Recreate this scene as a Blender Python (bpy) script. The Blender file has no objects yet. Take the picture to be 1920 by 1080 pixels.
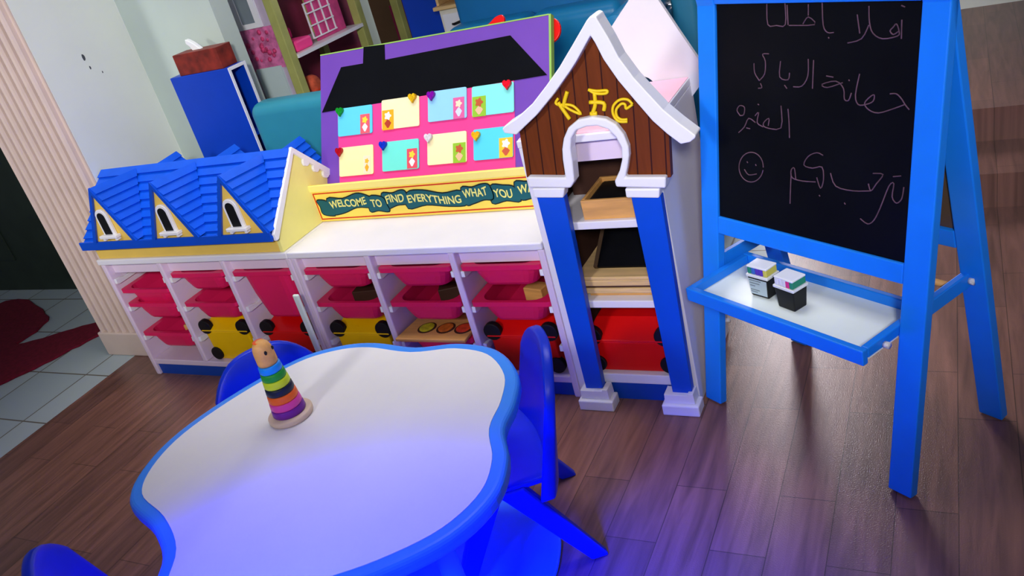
import bpy, bmesh, math, random
from mathutils import Matrix, Vector
random.seed(7)
SC = bpy.context.scene
COL = SC.collection

# ---------------------------------------------------------------- camera
cd = bpy.data.cameras.new('camera'); cam = bpy.data.objects.new('camera', cd); COL.objects.link(cam)
cd.sensor_width = 36.0; cd.lens = 29.651; cd.clip_start = 0.02
right = (0.8834131, 0.40015201, -0.24384353); up = (0.0103687, 0.50355181, 0.86390281); back = (0.4684803, -0.76571139, 0.44069521)
cam.matrix_world = Matrix(((right[0], up[0], back[0], 2.99627), (right[1], up[1], back[1], -1.94466), (right[2], up[2], back[2], 1.52), (0, 0, 0, 1)))
SC.camera = cam

# ---------------------------------------------------------------- light
SC.view_settings.view_transform = 'Standard'; SC.view_settings.look = 'None'
SC.view_settings.gamma = 1.0; SC.view_settings.use_curve_mapping = False
SC.view_settings.exposure = 0.0
W = bpy.data.worlds.new('world'); SC.world = W; W.use_nodes = True
W.node_tree.nodes['Background'].inputs[0].default_value = (0.80, 0.88, 1.0, 1)
W.node_tree.nodes['Background'].inputs[1].default_value = 0.17
def aim(o, p, q):
    o.location = p; o.rotation_euler = (Vector(q) - Vector(p)).to_track_quat('-Z', 'Y').to_euler()
def spot(name, p, q, power, col, deg, blend, rad):
    l = bpy.data.lights.new(name, 'SPOT'); l.energy = power; l.color = col; l.spot_size = math.radians(deg); l.spot_blend = blend; l.shadow_soft_size = rad
    o = bpy.data.objects.new(name, l); COL.objects.link(o); aim(o, p, q)
def area(name, p, q, power, col, sx, sy, spread=180):
    l = bpy.data.lights.new(name, 'AREA'); l.energy = power; l.color = col; l.shape = 'RECTANGLE'; l.size = sx; l.size_y = sy; l.spread = math.radians(spread)
    o = bpy.data.objects.new(name, l); COL.objects.link(o); aim(o, p, q)
area('ceiling_panel', (1.3, 0.10, 2.66), (1.3, 0.05, 0.0), 10.5, (1.0, 0.97, 0.95), 2.6, 0.6, 76)                  # white ceiling panel above the shelves
for x, t, pw, dg in ((-0.3, (-0.3, 0.35, 0.92), 190, 36), (1.5, (1.9, 0.35, 0.90), 215, 40), (3.5, (2.6, 0.30, 0.85), 360, 36), (3.4, (0.1, 0.45, 1.05), 560, 35)):  # added white spots behind the viewer, cones kept narrow to dim the foreground
    spot('added_spot', (x, -3.1, 2.3), t, pw, (1.0, 0.97, 0.95), dg, 1.0, 0.22)
spot('added_blue_light', (2.20, -2.10, 1.25), (2.12, -1.60, 0.0), 2600, (0.003, 0.007, 1.0), 79, 1.0, 0.12)           # added blue light beside the viewer, no room lamp; tints table and near floor
area('window_daylight', (1.5, 3.75, 1.95), (2.35, 0.3, 0.0), 55, (1.0, 0.93, 0.98), 1.2, 1.2, 120)             # daylight through the back window

TRIM = [[2.254, 1.16], [2.246, 1.158], [2.237, 1.151], [2.19, 1.101], [2.143, 1.052], [2.097, 1.011], [2.05, 0.972], [1.996, 0.939], [1.956, 0.922], [1.947, 0.915], [1.95, 0.903], [1.984, 0.895], [1.995, 0.903], [2.053, 0.94], [2.114, 0.989], [2.169, 1.039], [2.192, 1.062], [2.239, 1.115], [2.247, 1.096], [2.259, 1.056], [2.285, 1.001], [2.315, 0.951], [2.351, 0.893], [2.382, 0.856], [2.41, 0.828], [2.433, 0.831], [2.447, 0.84], [2.449, 0.846], [2.415, 0.88], [2.382, 0.917], [2.348, 0.967], [2.325, 1.002], [2.298, 1.054], [2.282, 1.103], [2.265, 1.146], [2.262, 1.156]]
GABLE = [[1.981, 0.902], [1.968, 0.765], [2.072, 0.743], [2.078, 0.754], [2.081, 0.803], [2.087, 0.833], [2.097, 0.861], [2.117, 0.888], [2.147, 0.906], [2.188, 0.911], [2.222, 0.902], [2.246, 0.883], [2.262, 0.855], [2.268, 0.823], [2.265, 0.798], [2.253, 0.766], [2.243, 0.741], [2.24, 0.73], [2.363, 0.734], [2.376, 0.844], [2.344, 0.892], [2.307, 0.95], [2.276, 1.0], [2.25, 1.056], [2.238, 1.096], [2.232, 1.117], [2.182, 1.062], [2.159, 1.036], [2.103, 0.987], [2.042, 0.939]]
ARCH = [[1.977, 0.772], [2.087, 0.762], [2.091, 0.811], [2.096, 0.84], [2.107, 0.868], [2.126, 0.895], [2.156, 0.913], [2.196, 0.917], [2.23, 0.908], [2.254, 0.89], [2.269, 0.862], [2.275, 0.83], [2.272, 0.806], [2.261, 0.774], [2.251, 0.75], [2.356, 0.742], [2.35, 0.712], [2.221, 0.725], [2.22, 0.741], [2.239, 0.769], [2.251, 0.797], [2.256, 0.829], [2.247, 0.858], [2.231, 0.88], [2.205, 0.892], [2.177, 0.893], [2.146, 0.886], [2.128, 0.866], [2.12, 0.838], [2.117, 0.801], [2.11, 0.749], [2.095, 0.731], [1.975, 0.741]]
CAPL = [[1.98, 0.736], [2.076, 0.73], [2.065, 0.702], [1.979, 0.708]]
CAPR = [[2.241, 0.716], [2.333, 0.71], [2.327, 0.684], [2.24, 0.691]]
POSTL = [[1.983, 0.708], [2.063, 0.703], [2.042, 0.068], [1.986, 0.064]]
POSTR = [[2.25, 0.69], [2.329, 0.685], [2.316, 0.064], [2.258, 0.066]]
LETTERS = [[[[2.14, 0.984], [2.128, 0.963], [2.121, 0.946]], [[2.109, 0.96], [2.119, 0.937], [2.13, 0.913]], [[2.121, 0.953], [2.147, 0.946], [2.163, 0.923], [2.14, 0.935], [2.125, 0.947]], [[2.112, 0.97], [2.102, 0.959], [2.111, 0.952], [2.121, 0.953]]], [[[2.196, 0.982], [2.213, 0.97], [2.239, 0.967], [2.243, 0.974], [2.217, 0.976], [2.196, 0.982]], [[2.21, 0.971], [2.206, 0.943], [2.194, 0.921]], [[2.192, 0.95], [2.228, 0.944], [2.225, 0.925]], [[2.188, 0.921], [2.206, 0.92]]], [[[2.301, 0.932], [2.291, 0.945], [2.271, 0.947], [2.252, 0.934], [2.247, 0.914], [2.257, 0.894], [2.28, 0.89]], [[2.301, 0.932], [2.283, 0.923], [2.282, 0.934], [2.272, 0.936], [2.257, 0.923], [2.256, 0.906], [2.266, 0.897], [2.281, 0.896]]]]
BACK = [[1.963, 0.858], [2.023, 0.928], [2.109, 1.018], [2.189, 1.096]]
BACKR = [[2.272, 1.082], [2.317, 0.987], [2.361, 0.897]]
LEAN = 0.5218
PB = [[0.9456, 0.5907], [1.8682, 0.5817], [0.9458, 0.1184], [1.8621, 0.3987]]
PBROOF = [[0.9524, 0.382], [1.0433, 0.5349], [1.1414, 0.535], [1.1446, 0.5929], [1.235, 0.5891], [1.2365, 0.5351], [1.7314, 0.5456], [1.8602, 0.4023]]
PBPINK = [[1.024, 0.3819], [1.743, 0.4004], [1.7446, 0.0896], [1.0313, 0.0646]]
CARDS = [[[1.0289, 0.3833], [1.1813, 0.3872], [1.1822, 0.2878], [1.0298, 0.2834]], [[1.2207, 0.3957], [1.3796, 0.3919], [1.3803, 0.2921], [1.226, 0.2891]], [[1.4144, 0.4005], [1.5679, 0.3997], [1.5685, 0.2976], [1.4173, 0.2991]], [[1.5863, 0.3975], [1.7448, 0.3951], [1.7435, 0.2996], [1.591, 0.297]], [[1.0316, 0.2449], [1.1838, 0.2445], [1.1846, 0.1396], [1.0349, 0.143]], [[1.2231, 0.2466], [1.3753, 0.249], [1.3782, 0.1452], [1.2239, 0.146]], [[1.4102, 0.2565], [1.5659, 0.2539], [1.5665, 0.1518], [1.413, 0.1534]], [[1.5924, 0.2548], [1.7391, 0.2557], [1.7396, 0.1549], [1.593, 0.1531]]]
PICS = [[[1.1304, 0.3549], [1.1717, 0.3539], [1.1707, 0.2863], [1.1294, 0.2861]], [[1.2253, 0.3585], [1.2737, 0.3566], [1.2748, 0.2881], [1.2264, 0.2895]], [[1.5165, 0.3699], [1.5599, 0.3672], [1.5596, 0.2968], [1.5165, 0.2998]], [[1.5895, 0.3638], [1.6409, 0.3612], [1.6417, 0.2968], [1.592, 0.2963]], [[1.1413, 0.2071], [1.1717, 0.2069], [1.1729, 0.1453], [1.1425, 0.1459]], [[1.3276, 0.2161], [1.3704, 0.2147], [1.3702, 0.1474], [1.3287, 0.1482]], [[1.5137, 0.2188], [1.5626, 0.2172], [1.5627, 0.1512], [1.5134, 0.1522]], [[1.6892, 0.2185], [1.7379, 0.2182], [1.7387, 0.1541], [1.6883, 0.1554]]]
HEARTS = [[1.0433, 0.3741], [1.3576, 0.3872], [1.4336, 0.3856], [1.7234, 0.3875], [1.0387, 0.2309], [1.2321, 0.2364], [1.4208, 0.2447], [1.6063, 0.2342]]
RIB = [[[0.986, 0.637], [1.028, 0.629], [1.032, 0.589], [1.041, 0.576], [0.993, 0.584], [0.991, 0.613]], [[1.033, 0.641], [1.1, 0.637], [1.164, 0.652], [1.201, 0.644], [1.221, 0.629], [1.215, 0.599], [1.15, 0.602], [1.084, 0.584], [1.03, 0.584]], [[1.216, 0.637], [1.269, 0.631], [1.277, 0.605], [1.278, 0.579], [1.235, 0.585], [1.2, 0.584]], [[1.272, 0.645], [1.313, 0.643], [1.349, 0.651], [1.368, 0.644], [1.364, 0.605], [1.319, 0.6], [1.275, 0.588], [1.264, 0.601]], [[1.375, 0.641], [1.437, 0.645], [1.51, 0.629], [1.58, 0.633], [1.59, 0.586], [1.521, 0.584], [1.436, 0.594], [1.36, 0.585]], [[1.586, 0.643], [1.625, 0.642], [1.662, 0.65], [1.689, 0.644], [1.691, 0.6], [1.656, 0.598], [1.613, 0.587], [1.588, 0.586]], [[1.694, 0.642], [1.736, 0.641], [1.776, 0.631], [1.785, 0.585], [1.736, 0.59], [1.684, 0.584]], [[1.781, 0.648], [1.827, 0.647], [1.892, 0.654], [1.894, 0.607], [1.827, 0.593], [1.787, 0.592]]]
WORDS = [('WELCOME', [[1.036, 0.601], [1.197, 0.612]]), ('TO', [[1.215, 0.599], [1.259, 0.597]]), ('FIND', [[1.281, 0.606], [1.356, 0.615]]), ('EVERYTHING', [[1.369, 0.604], [1.574, 0.593]]), ('WHAT', [[1.586, 0.605], [1.677, 0.616]]), ('YOU', [[1.698, 0.6], [1.764, 0.601]]), ('WANT', [[1.786, 0.606], [1.887, 0.616]])]
EROT = -0.5549957273385868
CHALK = [[[0.5233, 1.0754], [0.5249, 1.0392]], [[0.5205, 1.1021], [0.5285, 1.0992]], [[0.5179, 1.0533], [0.5067, 1.047], [0.4992, 1.0539], [0.5058, 1.0612], [0.5123, 1.0674], [0.5189, 1.0533], [0.5162, 1.0443], [0.4835, 1.0384], [0.4611, 1.0484], [0.4516, 1.0691], [0.4483, 1.1021]], [[0.4219, 1.0857], [0.4299, 1.0479]], [[0.4503, 1.0649], [0.4344, 1.0374], [0.4017, 1.0282]], [[0.3346, 1.1119], [0.339, 1.0642], [0.3504, 1.049], [0.3665, 1.0492]], [[0.353, 1.0389], [0.3552, 1.0368]], [[0.2483, 1.0627], [0.3169, 1.0649], [0.2997, 1.0808], [0.2859, 1.0661]], [[0.299, 1.1072], [0.2996, 1.0839]], [[0.2416, 1.1065], [0.2453, 1.0635]], [[0.2356, 1.1111], [0.2376, 1.0644], [0.2123, 1.0624], [0.1877, 1.0641], [0.1843, 1.1095]], [[0.5073, 0.9299], [0.5216, 0.9309], [0.5341, 0.9212], [0.5419, 0.9112], [0.552, 0.9014]], [[0.5419, 0.9112], [0.5165, 0.9004], [0.4829, 0.8887], [0.46, 0.8933], [0.4491, 0.9058], [0.461, 0.92], [0.4708, 0.9251], [0.4691, 0.9118], [0.4518, 0.9037], [0.4338, 0.9023], [0.4261, 0.9218], [0.4341, 0.9664]], [[0.416, 0.9255], [0.4099, 0.9093], [0.3992, 0.9108], [0.396, 0.9331], [0.3761, 0.9477], [0.3406, 0.9386], [0.3548, 0.9327], [0.3933, 0.9455]], [[0.4078, 0.9527], [0.4101, 0.9501]], [[0.3511, 0.9575], [0.3692, 0.9558]], [[0.3165, 0.99], [0.3155, 0.9278]], [[0.3022, 0.9918], [0.3021, 0.9549], [0.2864, 0.9315], [0.2628, 0.9285]], [[0.2255, 0.9841], [0.2236, 0.9482], [0.2475, 0.9433], [0.2514, 0.9592]], [[0.1629, 0.9364], [0.1486, 0.9539], [0.1466, 0.976]], [[0.1629, 0.9364], [0.179, 0.953], [0.1807, 0.9823], [0.1724, 0.9974], [0.1913, 0.999]], [[0.2373, 0.9307], [0.2448, 0.923]], [[0.1662, 0.9302], [0.1708, 0.9206], [0.1597, 0.9183]], [[0.2486, 0.8772], [0.2523, 0.8456], [0.2542, 0.8101]], [[0.2282, 0.8829], [0.2289, 0.8308], [0.1829, 0.827], [0.1763, 0.837], [0.1925, 0.8498], [0.1907, 0.8319]], [[0.1751, 0.8277], [0.1566, 0.836], [0.1612, 0.861], [0.1499, 0.8518]], [[0.1512, 0.8355], [0.1297, 0.8437], [0.116, 0.8215], [0.0971, 0.8052]], [[0.1024, 0.8479], [0.0921, 0.86], [0.1012, 0.8723], [0.1163, 0.8694], [0.1141, 0.8516], [0.1024, 0.8479]], [[0.1585, 0.8806], [0.1624, 0.8789]], [[0.1228, 0.8196], [0.1344, 0.8187]], [[0.1755, 0.7213], [0.1718, 0.7105], [0.1652, 0.7008], [0.1563, 0.6928], [0.1457, 0.6873], [0.1343, 0.6848], [0.1231, 0.6855], [0.113, 0.6894], [0.105, 0.6962], [0.0998, 0.7053], [0.0977, 0.7159], [0.0991, 0.7271], [0.1037, 0.7379], [0.1111, 0.7474], [0.1207, 0.7548], [0.1316, 0.7594], [0.1429, 0.761], [0.1537, 0.7594], [0.163, 0.7549], [0.1702, 0.7477], [0.1747, 0.7386], [0.1762, 0.7281]], [[0.1153, 0.7145], [0.1292, 0.7024], [0.1554, 0.7086]], [[0.1238, 0.7357], [0.1266, 0.7323]], [[0.1513, 0.7326], [0.154, 0.7287]], [[0.5259, 0.7592], [0.5437, 0.7634]], [[0.5517, 0.7406], [0.5486, 0.7148], [0.5371, 0.7034], [0.5263, 0.7155], [0.5284, 0.7445], [0.5174, 0.7372], [0.5003, 0.6872], [0.4866, 0.6557], [0.4714, 0.6438], [0.4522, 0.6522]], [[0.478, 0.7588], [0.5019, 0.7601], [0.487, 0.7368], [0.475, 0.7197], [0.4679, 0.7346]], [[0.475, 0.7197], [0.4302, 0.7121], [0.3857, 0.7153], [0.3704, 0.7434]], [[0.4096, 0.681], [0.4126, 0.6776]], [[0.349, 0.7809], [0.3316, 0.7849], [0.3084, 0.773], [0.297, 0.7514], [0.321, 0.7474], [0.3471, 0.7537], [0.3522, 0.7247], [0.3448, 0.7035], [0.3334, 0.7278]], [[0.3308, 0.7163], [0.2919, 0.7126], [0.2641, 0.7159], [0.2606, 0.7334], [0.2698, 0.7399], [0.2747, 0.7124]], [[0.2608, 0.7257], [0.2596, 0.6892], [0.2591, 0.6513]], [[0.3412, 0.6868], [0.3443, 0.6843]]]
STEPS = [[3.138, 1.241, 0.0], [3.136, 1.24, 0.132], [3.149, 1.559, 0.132], [3.147, 1.559, 0.264], [3.207, 3.08, 0.264]]
WMARK = [(0.389, 1.251, 0.011), (0.399, 1.207, 0.006), (0.452, 1.174, 0.004)]
# ---------------------------------------------------------------- materials
def lin(c):
    r = []
    for v in c:
        v /= 255.0
        r.append(v/12.92 if v <= 0.04045 else ((v+0.055)/1.055)**2.4)
    return (r[0], r[1], r[2], 1)
def mat(name, rgb, rough=0.45, var=0.06, scale=9.0, spec=0.3, metal=0.0, stretch=(1, 1, 1)):
    m = bpy.data.materials.new(name); m.use_nodes = True; nt = m.node_tree; N = nt.nodes; b = N['Principled BSDF']
    b.inputs['Roughness'].default_value = rough; b.inputs['Specular IOR Level'].default_value = spec; b.inputs['Metallic'].default_value = metal
    tc = N.new('ShaderNodeTexCoord'); mp = N.new('ShaderNodeMapping'); mp.inputs['Scale'].default_value = stretch
    nz = N.new('ShaderNodeTexNoise'); nz.inputs['Scale'].default_value = scale; nz.inputs['Detail'].default_value = 5
    cr = N.new('ShaderNodeValToRGB'); a = lin(rgb)
    lo = tuple(max(0, x*(1-var)) for x in a[:3])+(1,); hi = tuple(min(1, x*(1+var)) for x in a[:3])+(1,)
    cr.color_ramp.elements[0].position = 0.3; cr.color_ramp.elements[0].color = lo
    cr.color_ramp.elements[1].position = 0.7; cr.color_ramp.elements[1].color = hi
    L = nt.links.new
    L(tc.outputs['Object'], mp.inputs['Vector']); L(mp.outputs[0], nz.inputs['Vector']); L(nz.outputs['Fac'], cr.inputs[0]); L(cr.outputs[0], b.inputs['Base Color'])
    return m
M_white = mat('white_melamine', (232, 230, 236), 0.35, 0.02)
M_lilac = mat('lilac_white_board', (226, 208, 226), 0.4, 0.02)
M_trimwhite = mat('white_gloss_paint', (236, 236, 240), 0.3, 0.02)
M_blue = mat('blue_paint', (8, 76, 200), 0.4, 0.05)
M_roof = mat('roof_blue_paint', (0, 84, 214), 0.5, 0.06, 20)
M_yellow = mat('pale_yellow_paint', (244, 236, 140), 0.45, 0.03)
M_ochre = mat('ochre_yellow_paint', (232, 196, 92), 0.45, 0.04)
M_pink = mat('raspberry_plastic', (226, 30, 92), 0.38, 0.05)
M_pinktop = mat('pale_pink_laminate', (255, 196, 216), 0.4, 0.03)
M_red = mat('red_plastic', (224, 12, 10), 0.35, 0.05)
M_yel = mat('yellow_plastic', (250, 200, 0), 0.35, 0.05)
M_black = mat('black_plastic', (14, 14, 18), 0.5, 0.1)
M_wood = mat('light_wood', (216, 160, 92), 0.5, 0.18, 6, stretch=(1, 8, 8))
M_ply = mat('pale_plywood', (222, 186, 128), 0.55, 0.15, 8, stretch=(1, 6, 18))
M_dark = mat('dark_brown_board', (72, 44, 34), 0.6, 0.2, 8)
M_chalk = mat('blackboard', (8, 9, 13), 0.5, 0.3, 5, spec=0.1)
M_hard = mat('brown_hardboard', (86, 66, 46), 0.6, 0.1)
M_easel = mat('easel_blue_paint', (20, 126, 236), 0.42, 0.05)
M_tray = mat('tray_white', (232, 244, 240), 0.4, 0.02)
M_tabletop = mat('table_white_laminate', (238, 236, 236), 0.35, 0.015)
M_rim = mat('table_blue_rim', (62, 146, 255), 0.35, 0.04)
M_chair = mat('chair_blue_plastic', (6, 44, 196), 0.36, 0.05)
M_teal = mat('teal_leather', (46, 138, 158), 0.4, 0.08, 5)
M_sofa = mat('sky_blue_leather', (24, 122, 172), 0.35, 0.1, 4)
M_cab = mat('deep_blue_laminate', (4, 60, 178), 0.4, 0.05)
M_wallw = mat('white_plaster', (238, 242, 230), 0.7, 0.03, 3)
M_wallg = mat('greenish_plaster', (186, 200, 190), 0.7, 0.04, 3)
M_col = mat('beige_moulding', (206, 186, 174), 0.5, 0.04)
M_jamb = mat('olive_door_jamb', (92, 88, 58), 0.6, 0.1)
M_door = mat('dark_green_door', (34, 46, 38), 0.5, 0.15)
M_rug = mat('maroon_rug', (112, 14, 40), 0.95, 0.25, 60)
M_purple = mat('purple_card', (112, 68, 172), 0.6, 0.04)
M_roofblk = mat('black_card', (9, 11, 16), 0.8, 0.15, spec=0.08)
M_magenta = mat('hot_pink_card', (250, 66, 146), 0.6, 0.03)
M_green = mat('lime_edge', (150, 196, 92), 0.6, 0.06)
M_signy = mat('sign_yellow', (250, 222, 92), 0.45, 0.04)
M_signr = mat('sign_red_line', (206, 40, 20), 0.5, 0.05)
M_ribbon = mat('teal_ribbon', (8, 88, 100), 0.5, 0.06)
M_ink = mat('dark_outline', (4, 16, 26), 0.5, 0.05)
M_letter = mat('pale_yellow_letter', (226, 222, 128), 0.5, 0.04)
M_kfc = mat('bright_yellow_relief', (240, 206, 20), 0.4, 0.05)
M_kick = mat('navy_plinth', (18, 70, 172), 0.4, 0.05)
M_clear = mat('clear_plastic', (226, 230, 232), 0.25, 0.03)
M_cream = mat('cream_post', (172, 174, 100), 0.55, 0.12, 12)
M_dpink = mat('dolls_pink', (214, 72, 136), 0.55, 0.2, 20)
M_maroon = mat('maroon_paint', (120, 34, 66), 0.5, 0.1)
M_grey = mat('grey_print', (120, 132, 140), 0.5, 0.1)
M_label = mat('pale_label', (178, 196, 206), 0.4, 0.05)
M_tissue = mat('tissue_paper', (236, 240, 240), 0.9, 0.02)
M_box = mat('tissue_box_red', (120, 36, 24), 0.5, 0.5, 22)
M_chalkline = mat('pink_chalk', (92, 66, 80), 0.9, 0.3, 40)
M_silver = mat('silver_glitter', (206, 204, 208), 0.35, 0.3, 200)

def planks_mat():                                                     # brown gable: vertical boards with dark joints
    m = mat('brown_plank_board', (104, 48, 12), 0.5, 0.14, 5, spec=0.15, stretch=(14, 1, 1)); nt = m.node_tree; N = nt.nodes; L = nt.links.new
    b = N['Principled BSDF']; src = b.inputs['Base Color'].links[0].from_socket
    tc = N.new('ShaderNodeTexCoord'); sp = N.new('ShaderNodeSeparateXYZ'); L(tc.outputs['Object'], sp.inputs[0])
    t = N.new('ShaderNodeMath'); t.operation = 'MULTIPLY_ADD'; L(sp.outputs[2], t.inputs[0]); t.inputs[1].default_value = -0.12; L(sp.outputs[0], t.inputs[2])
    d = N.new('ShaderNodeMath'); d.operation = 'MULTIPLY'; L(t.outputs[0], d.inputs[0]); d.inputs[1].default_value = 1/0.0375
    f = N.new('ShaderNodeMath'); f.operation = 'FRACT'; L(d.outputs[0], f.inputs[0])
    c = N.new('ShaderNodeMath'); c.operation = 'LESS_THAN'; L(f.outputs[0], c.inputs[0]); c.inputs[1].default_value = 0.10
    mx = N.new('ShaderNodeMixRGB'); L(c.outputs[0], mx.inputs[0]); L(src, mx.inputs[1]); mx.inputs[2].default_value = lin((52, 20, 10)); L(mx.outputs[0], b.inputs['Base Color'])
    return m
M_planks = planks_mat()
def floor_mat():                                                      # vinyl planks laid along the room
    m = bpy.data.materials.new('wood_vinyl'); m.use_nodes = True; nt = m.node_tree; N = nt.nodes; L = nt.links.new; b = N['Principled BSDF']
    tc = N.new('ShaderNodeTexCoord'); mp = N.new('ShaderNodeMapping'); mp.inputs['Rotation'].default_value = (0, 0, math.pi/2); L(tc.outputs['Object'], mp.inputs[0])
    br = N.new('ShaderNodeTexBrick'); br.inputs['Scale'].default_value = 1.0; br.inputs['Brick Width'].default_value = 0.55; br.inputs['Row Height'].default_value = 0.13
    br.inputs['Mortar Size'].default_value = 0.0012; br.inputs['Color1'].default_value = lin((142, 100, 86)); br.inputs['Color2'].default_value = lin((118, 84, 76)); br.inputs['Mortar'].default_value = lin((84, 60, 50)); br.offset = 0.37
    L(mp.outputs[0], br.inputs[0])
    mp2 = N.new('ShaderNodeMapping'); mp2.inputs['Scale'].default_value = (26, 2.2, 1); L(tc.outputs['Object'], mp2.inputs[0])
    nz = N.new('ShaderNodeTexNoise'); nz.inputs['Scale'].default_value = 1.6; nz.inputs['Detail'].default_value = 8; nz.inputs['Distortion'].default_value = 0.6; L(mp2.outputs[0], nz.inputs[0])
    cr = N.new('ShaderNodeValToRGB'); cr.color_ramp.elements[0].position = 0.3; cr.color_ramp.elements[0].color = (0.62, 0.6, 0.58, 1); cr.color_ramp.elements[1].position = 0.72; cr.color_ramp.elements[1].color = (1.22, 1.2, 1.18, 1); L(nz.outputs[0], cr.inputs[0])
    mx = N.new('ShaderNodeMixRGB'); mx.blend_type = 'MULTIPLY'; mx.inputs[0].default_value = 1; L(br.outputs[0], mx.inputs[1]); L(cr.outputs[0], mx.inputs[2]); L(mx.outputs[0], b.inputs['Base Color'])
    b.inputs['Roughness'].default_value = 0.29; b.inputs['Specular IOR Level'].default_value = 0.5
    n2 = N.new('ShaderNodeTexNoise'); n2.inputs['Scale'].default_value = 320; n2.inputs['Detail'].default_value = 2; L(tc.outputs['Object'], n2.inputs[0])
    bp = N.new('ShaderNodeBump'); bp.inputs['Strength'].default_value = 0.22; bp.inputs['Distance'].default_value = 0.003; L(n2.outputs[0], bp.inputs['Height']); L(bp.outputs[0], b.inputs['Normal'])
    return m
def tile_mat():
    m = bpy.data.materials.new('ceramic_tile'); m.use_nodes = True; nt = m.node_tree; N = nt.nodes; L = nt.links.new; b = N['Principled BSDF']
    tc = N.new('ShaderNodeTexCoord'); mp = N.new('ShaderNodeMapping'); mp.inputs['Location'].default_value = (-2.21, -0.96, 0); L(tc.outputs['Object'], mp.inputs[0])
    br = N.new('ShaderNodeTexBrick'); br.offset = 0; br.inputs['Scale'].default_value = 1; br.inputs['Brick Width'].default_value = 0.33; br.inputs['Row Height'].default_value = 0.33; br.inputs['Mortar Size'].default_value = 0.004
    br.inputs['Color1'].default_value = lin((178, 192, 194)); br.inputs['Color2'].default_value = lin((170, 186, 190)); br.inputs['Mortar'].default_value = lin((110, 104, 92)); L(mp.outputs[0], br.inputs[0]); L(br.outputs[0], b.inputs['Base Color'])
    b.inputs['Roughness'].default_value = 0.55
    return m
M_floor = floor_mat(); M_tile = tile_mat()
def emit(name, rgb, s):
    m = bpy.data.materials.new(name); m.use_nodes = True; b = m.node_tree.nodes['Principled BSDF']; b.inputs['Emission Color'].default_value = lin(rgb); b.inputs['Emission Strength'].default_value = s; return m

# ---------------------------------------------------------------- mesh helpers
def nb(): return bmesh.new()
def box(bm, x0, x1, y0, y1, z0, z1):
    v = [bm.verts.new((x, y, z)) for z in (z0, z1) for y in (y0, y1) for x in (x0, x1)]
    for f in ((0, 2, 3, 1), (4, 5, 7, 6), (0, 1, 5, 4), (2, 6, 7, 3), (0, 4, 6, 2), (1, 3, 7, 5)): bm.faces.new([v[i] for i in f])
    return v
def prism(bm, pts, axis, a, b):
    mk = {'x': lambda p, t: (t, p[0], p[1]), 'y': lambda p, t: (p[0], t, p[1]), 'z': lambda p, t: (p[0], p[1], t)}[axis]
    A = [bm.verts.new(mk(p, a)) for p in pts]; B = [bm.verts.new(mk(p, b)) for p in pts]; n = len(pts)
    bm.faces.new(A); bm.faces.new(B[::-1])
    for i in range(n): bm.faces.new((A[i], B[i], B[(i+1) % n], A[(i+1) % n]))
def tube(bm, pts, r, seg=8, caps=True):
    P = [Vector(p) for p in pts]; rings = []; ref = None
    for i, p in enumerate(P):
        d = (P[min(i+1, len(P)-1)] - P[max(i-1, 0)])
        d = d.normalized() if d.length > 1e-9 else Vector((0, 0, 1))
        if ref is None: ref = Vector((0, 0, 1)) if abs(d.z) < 0.9 else Vector((1, 0, 0))
        s = d.cross(ref); s = s.normalized() if s.length > 1e-6 else d.orthogonal().normalized(); ref = s.cross(d).normalized()
        rr = r[i] if isinstance(r, (list, tuple)) else r
        rings.append([bm.verts.new(p + (s*math.cos(a) + ref*math.sin(a))*rr) for a in [2*math.pi*k/seg for k in range(seg)]])
    for A, B in zip(rings, rings[1:]):
        for k in range(seg): bm.faces.new((A[k], A[(k+1) % seg], B[(k+1) % seg], B[k]))
    if caps: bm.faces.new(rings[0][::-1]); bm.faces.new(rings[-1])
def lathe(bm, prof, cx=0, cy=0, seg=32):
    rings = []
    for r, z in prof:
        rings.append([bm.verts.new((cx + r*math.cos(2*math.pi*k/seg), cy + r*math.sin(2*math.pi*k/seg), z)) for k in range(seg)])
    for A, B in zip(rings, rings[1:]):
        for k in range(seg): bm.faces.new((A[k], A[(k+1) % seg], B[(k+1) % seg], B[k]))
    bm.faces.new(rings[0][::-1]); bm.faces.new(rings[-1])
def ball(bm, c, r, sx=1, sy=1, sz=1, seg=16):
    res = bmesh.ops.create_uvsphere(bm, u_segments=seg, v_segments=max(6, seg//2), radius=r)
    for v in res['verts']: v.co = Vector((v.co.x*sx + c[0], v.co.y*sy + c[1], v.co.z*sz + c[2]))
def spline(P, n=6, closed=True):
    out = []; m = len(P)
    for i in range(m if closed else m-1):
        p = [P[(i+k-1) % m] if closed else P[min(max(i+k-1, 0), m-1)] for k in range(4)]
        for j in range(n):
            t = j/n
            out.append(tuple(0.5*((2*p[1][d]) + (-p[0][d]+p[2][d])*t + (2*p[0][d]-5*p[1][d]+4*p[2][d]-p[3][d])*t*t + (-p[0][d]+3*p[1][d]-3*p[2][d]+p[3][d])*t**3) for d in range(len(P[0]))))
    if not closed: out.append(tuple(P[-1]))
    return out
def inset(P, d):
    n = len(P); out = []; area_ = sum(P[i][0]*P[(i+1) % n][1]-P[(i+1) % n][0]*P[i][1] for i in range(n)); s = 1 if area_ > 0 else -1
    for i in range(n):
        a, b = Vector(P[i-1]), Vector(P[(i+1) % n]); t = (b-a).normalized(); out.append((P[i][0]-t.y*d*s, P[i][1]+t.x*d*s))
    return out
def xf(bm, M):
    for v in bm.verts: v.co = M @ v.co
ROOTS = {}
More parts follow.
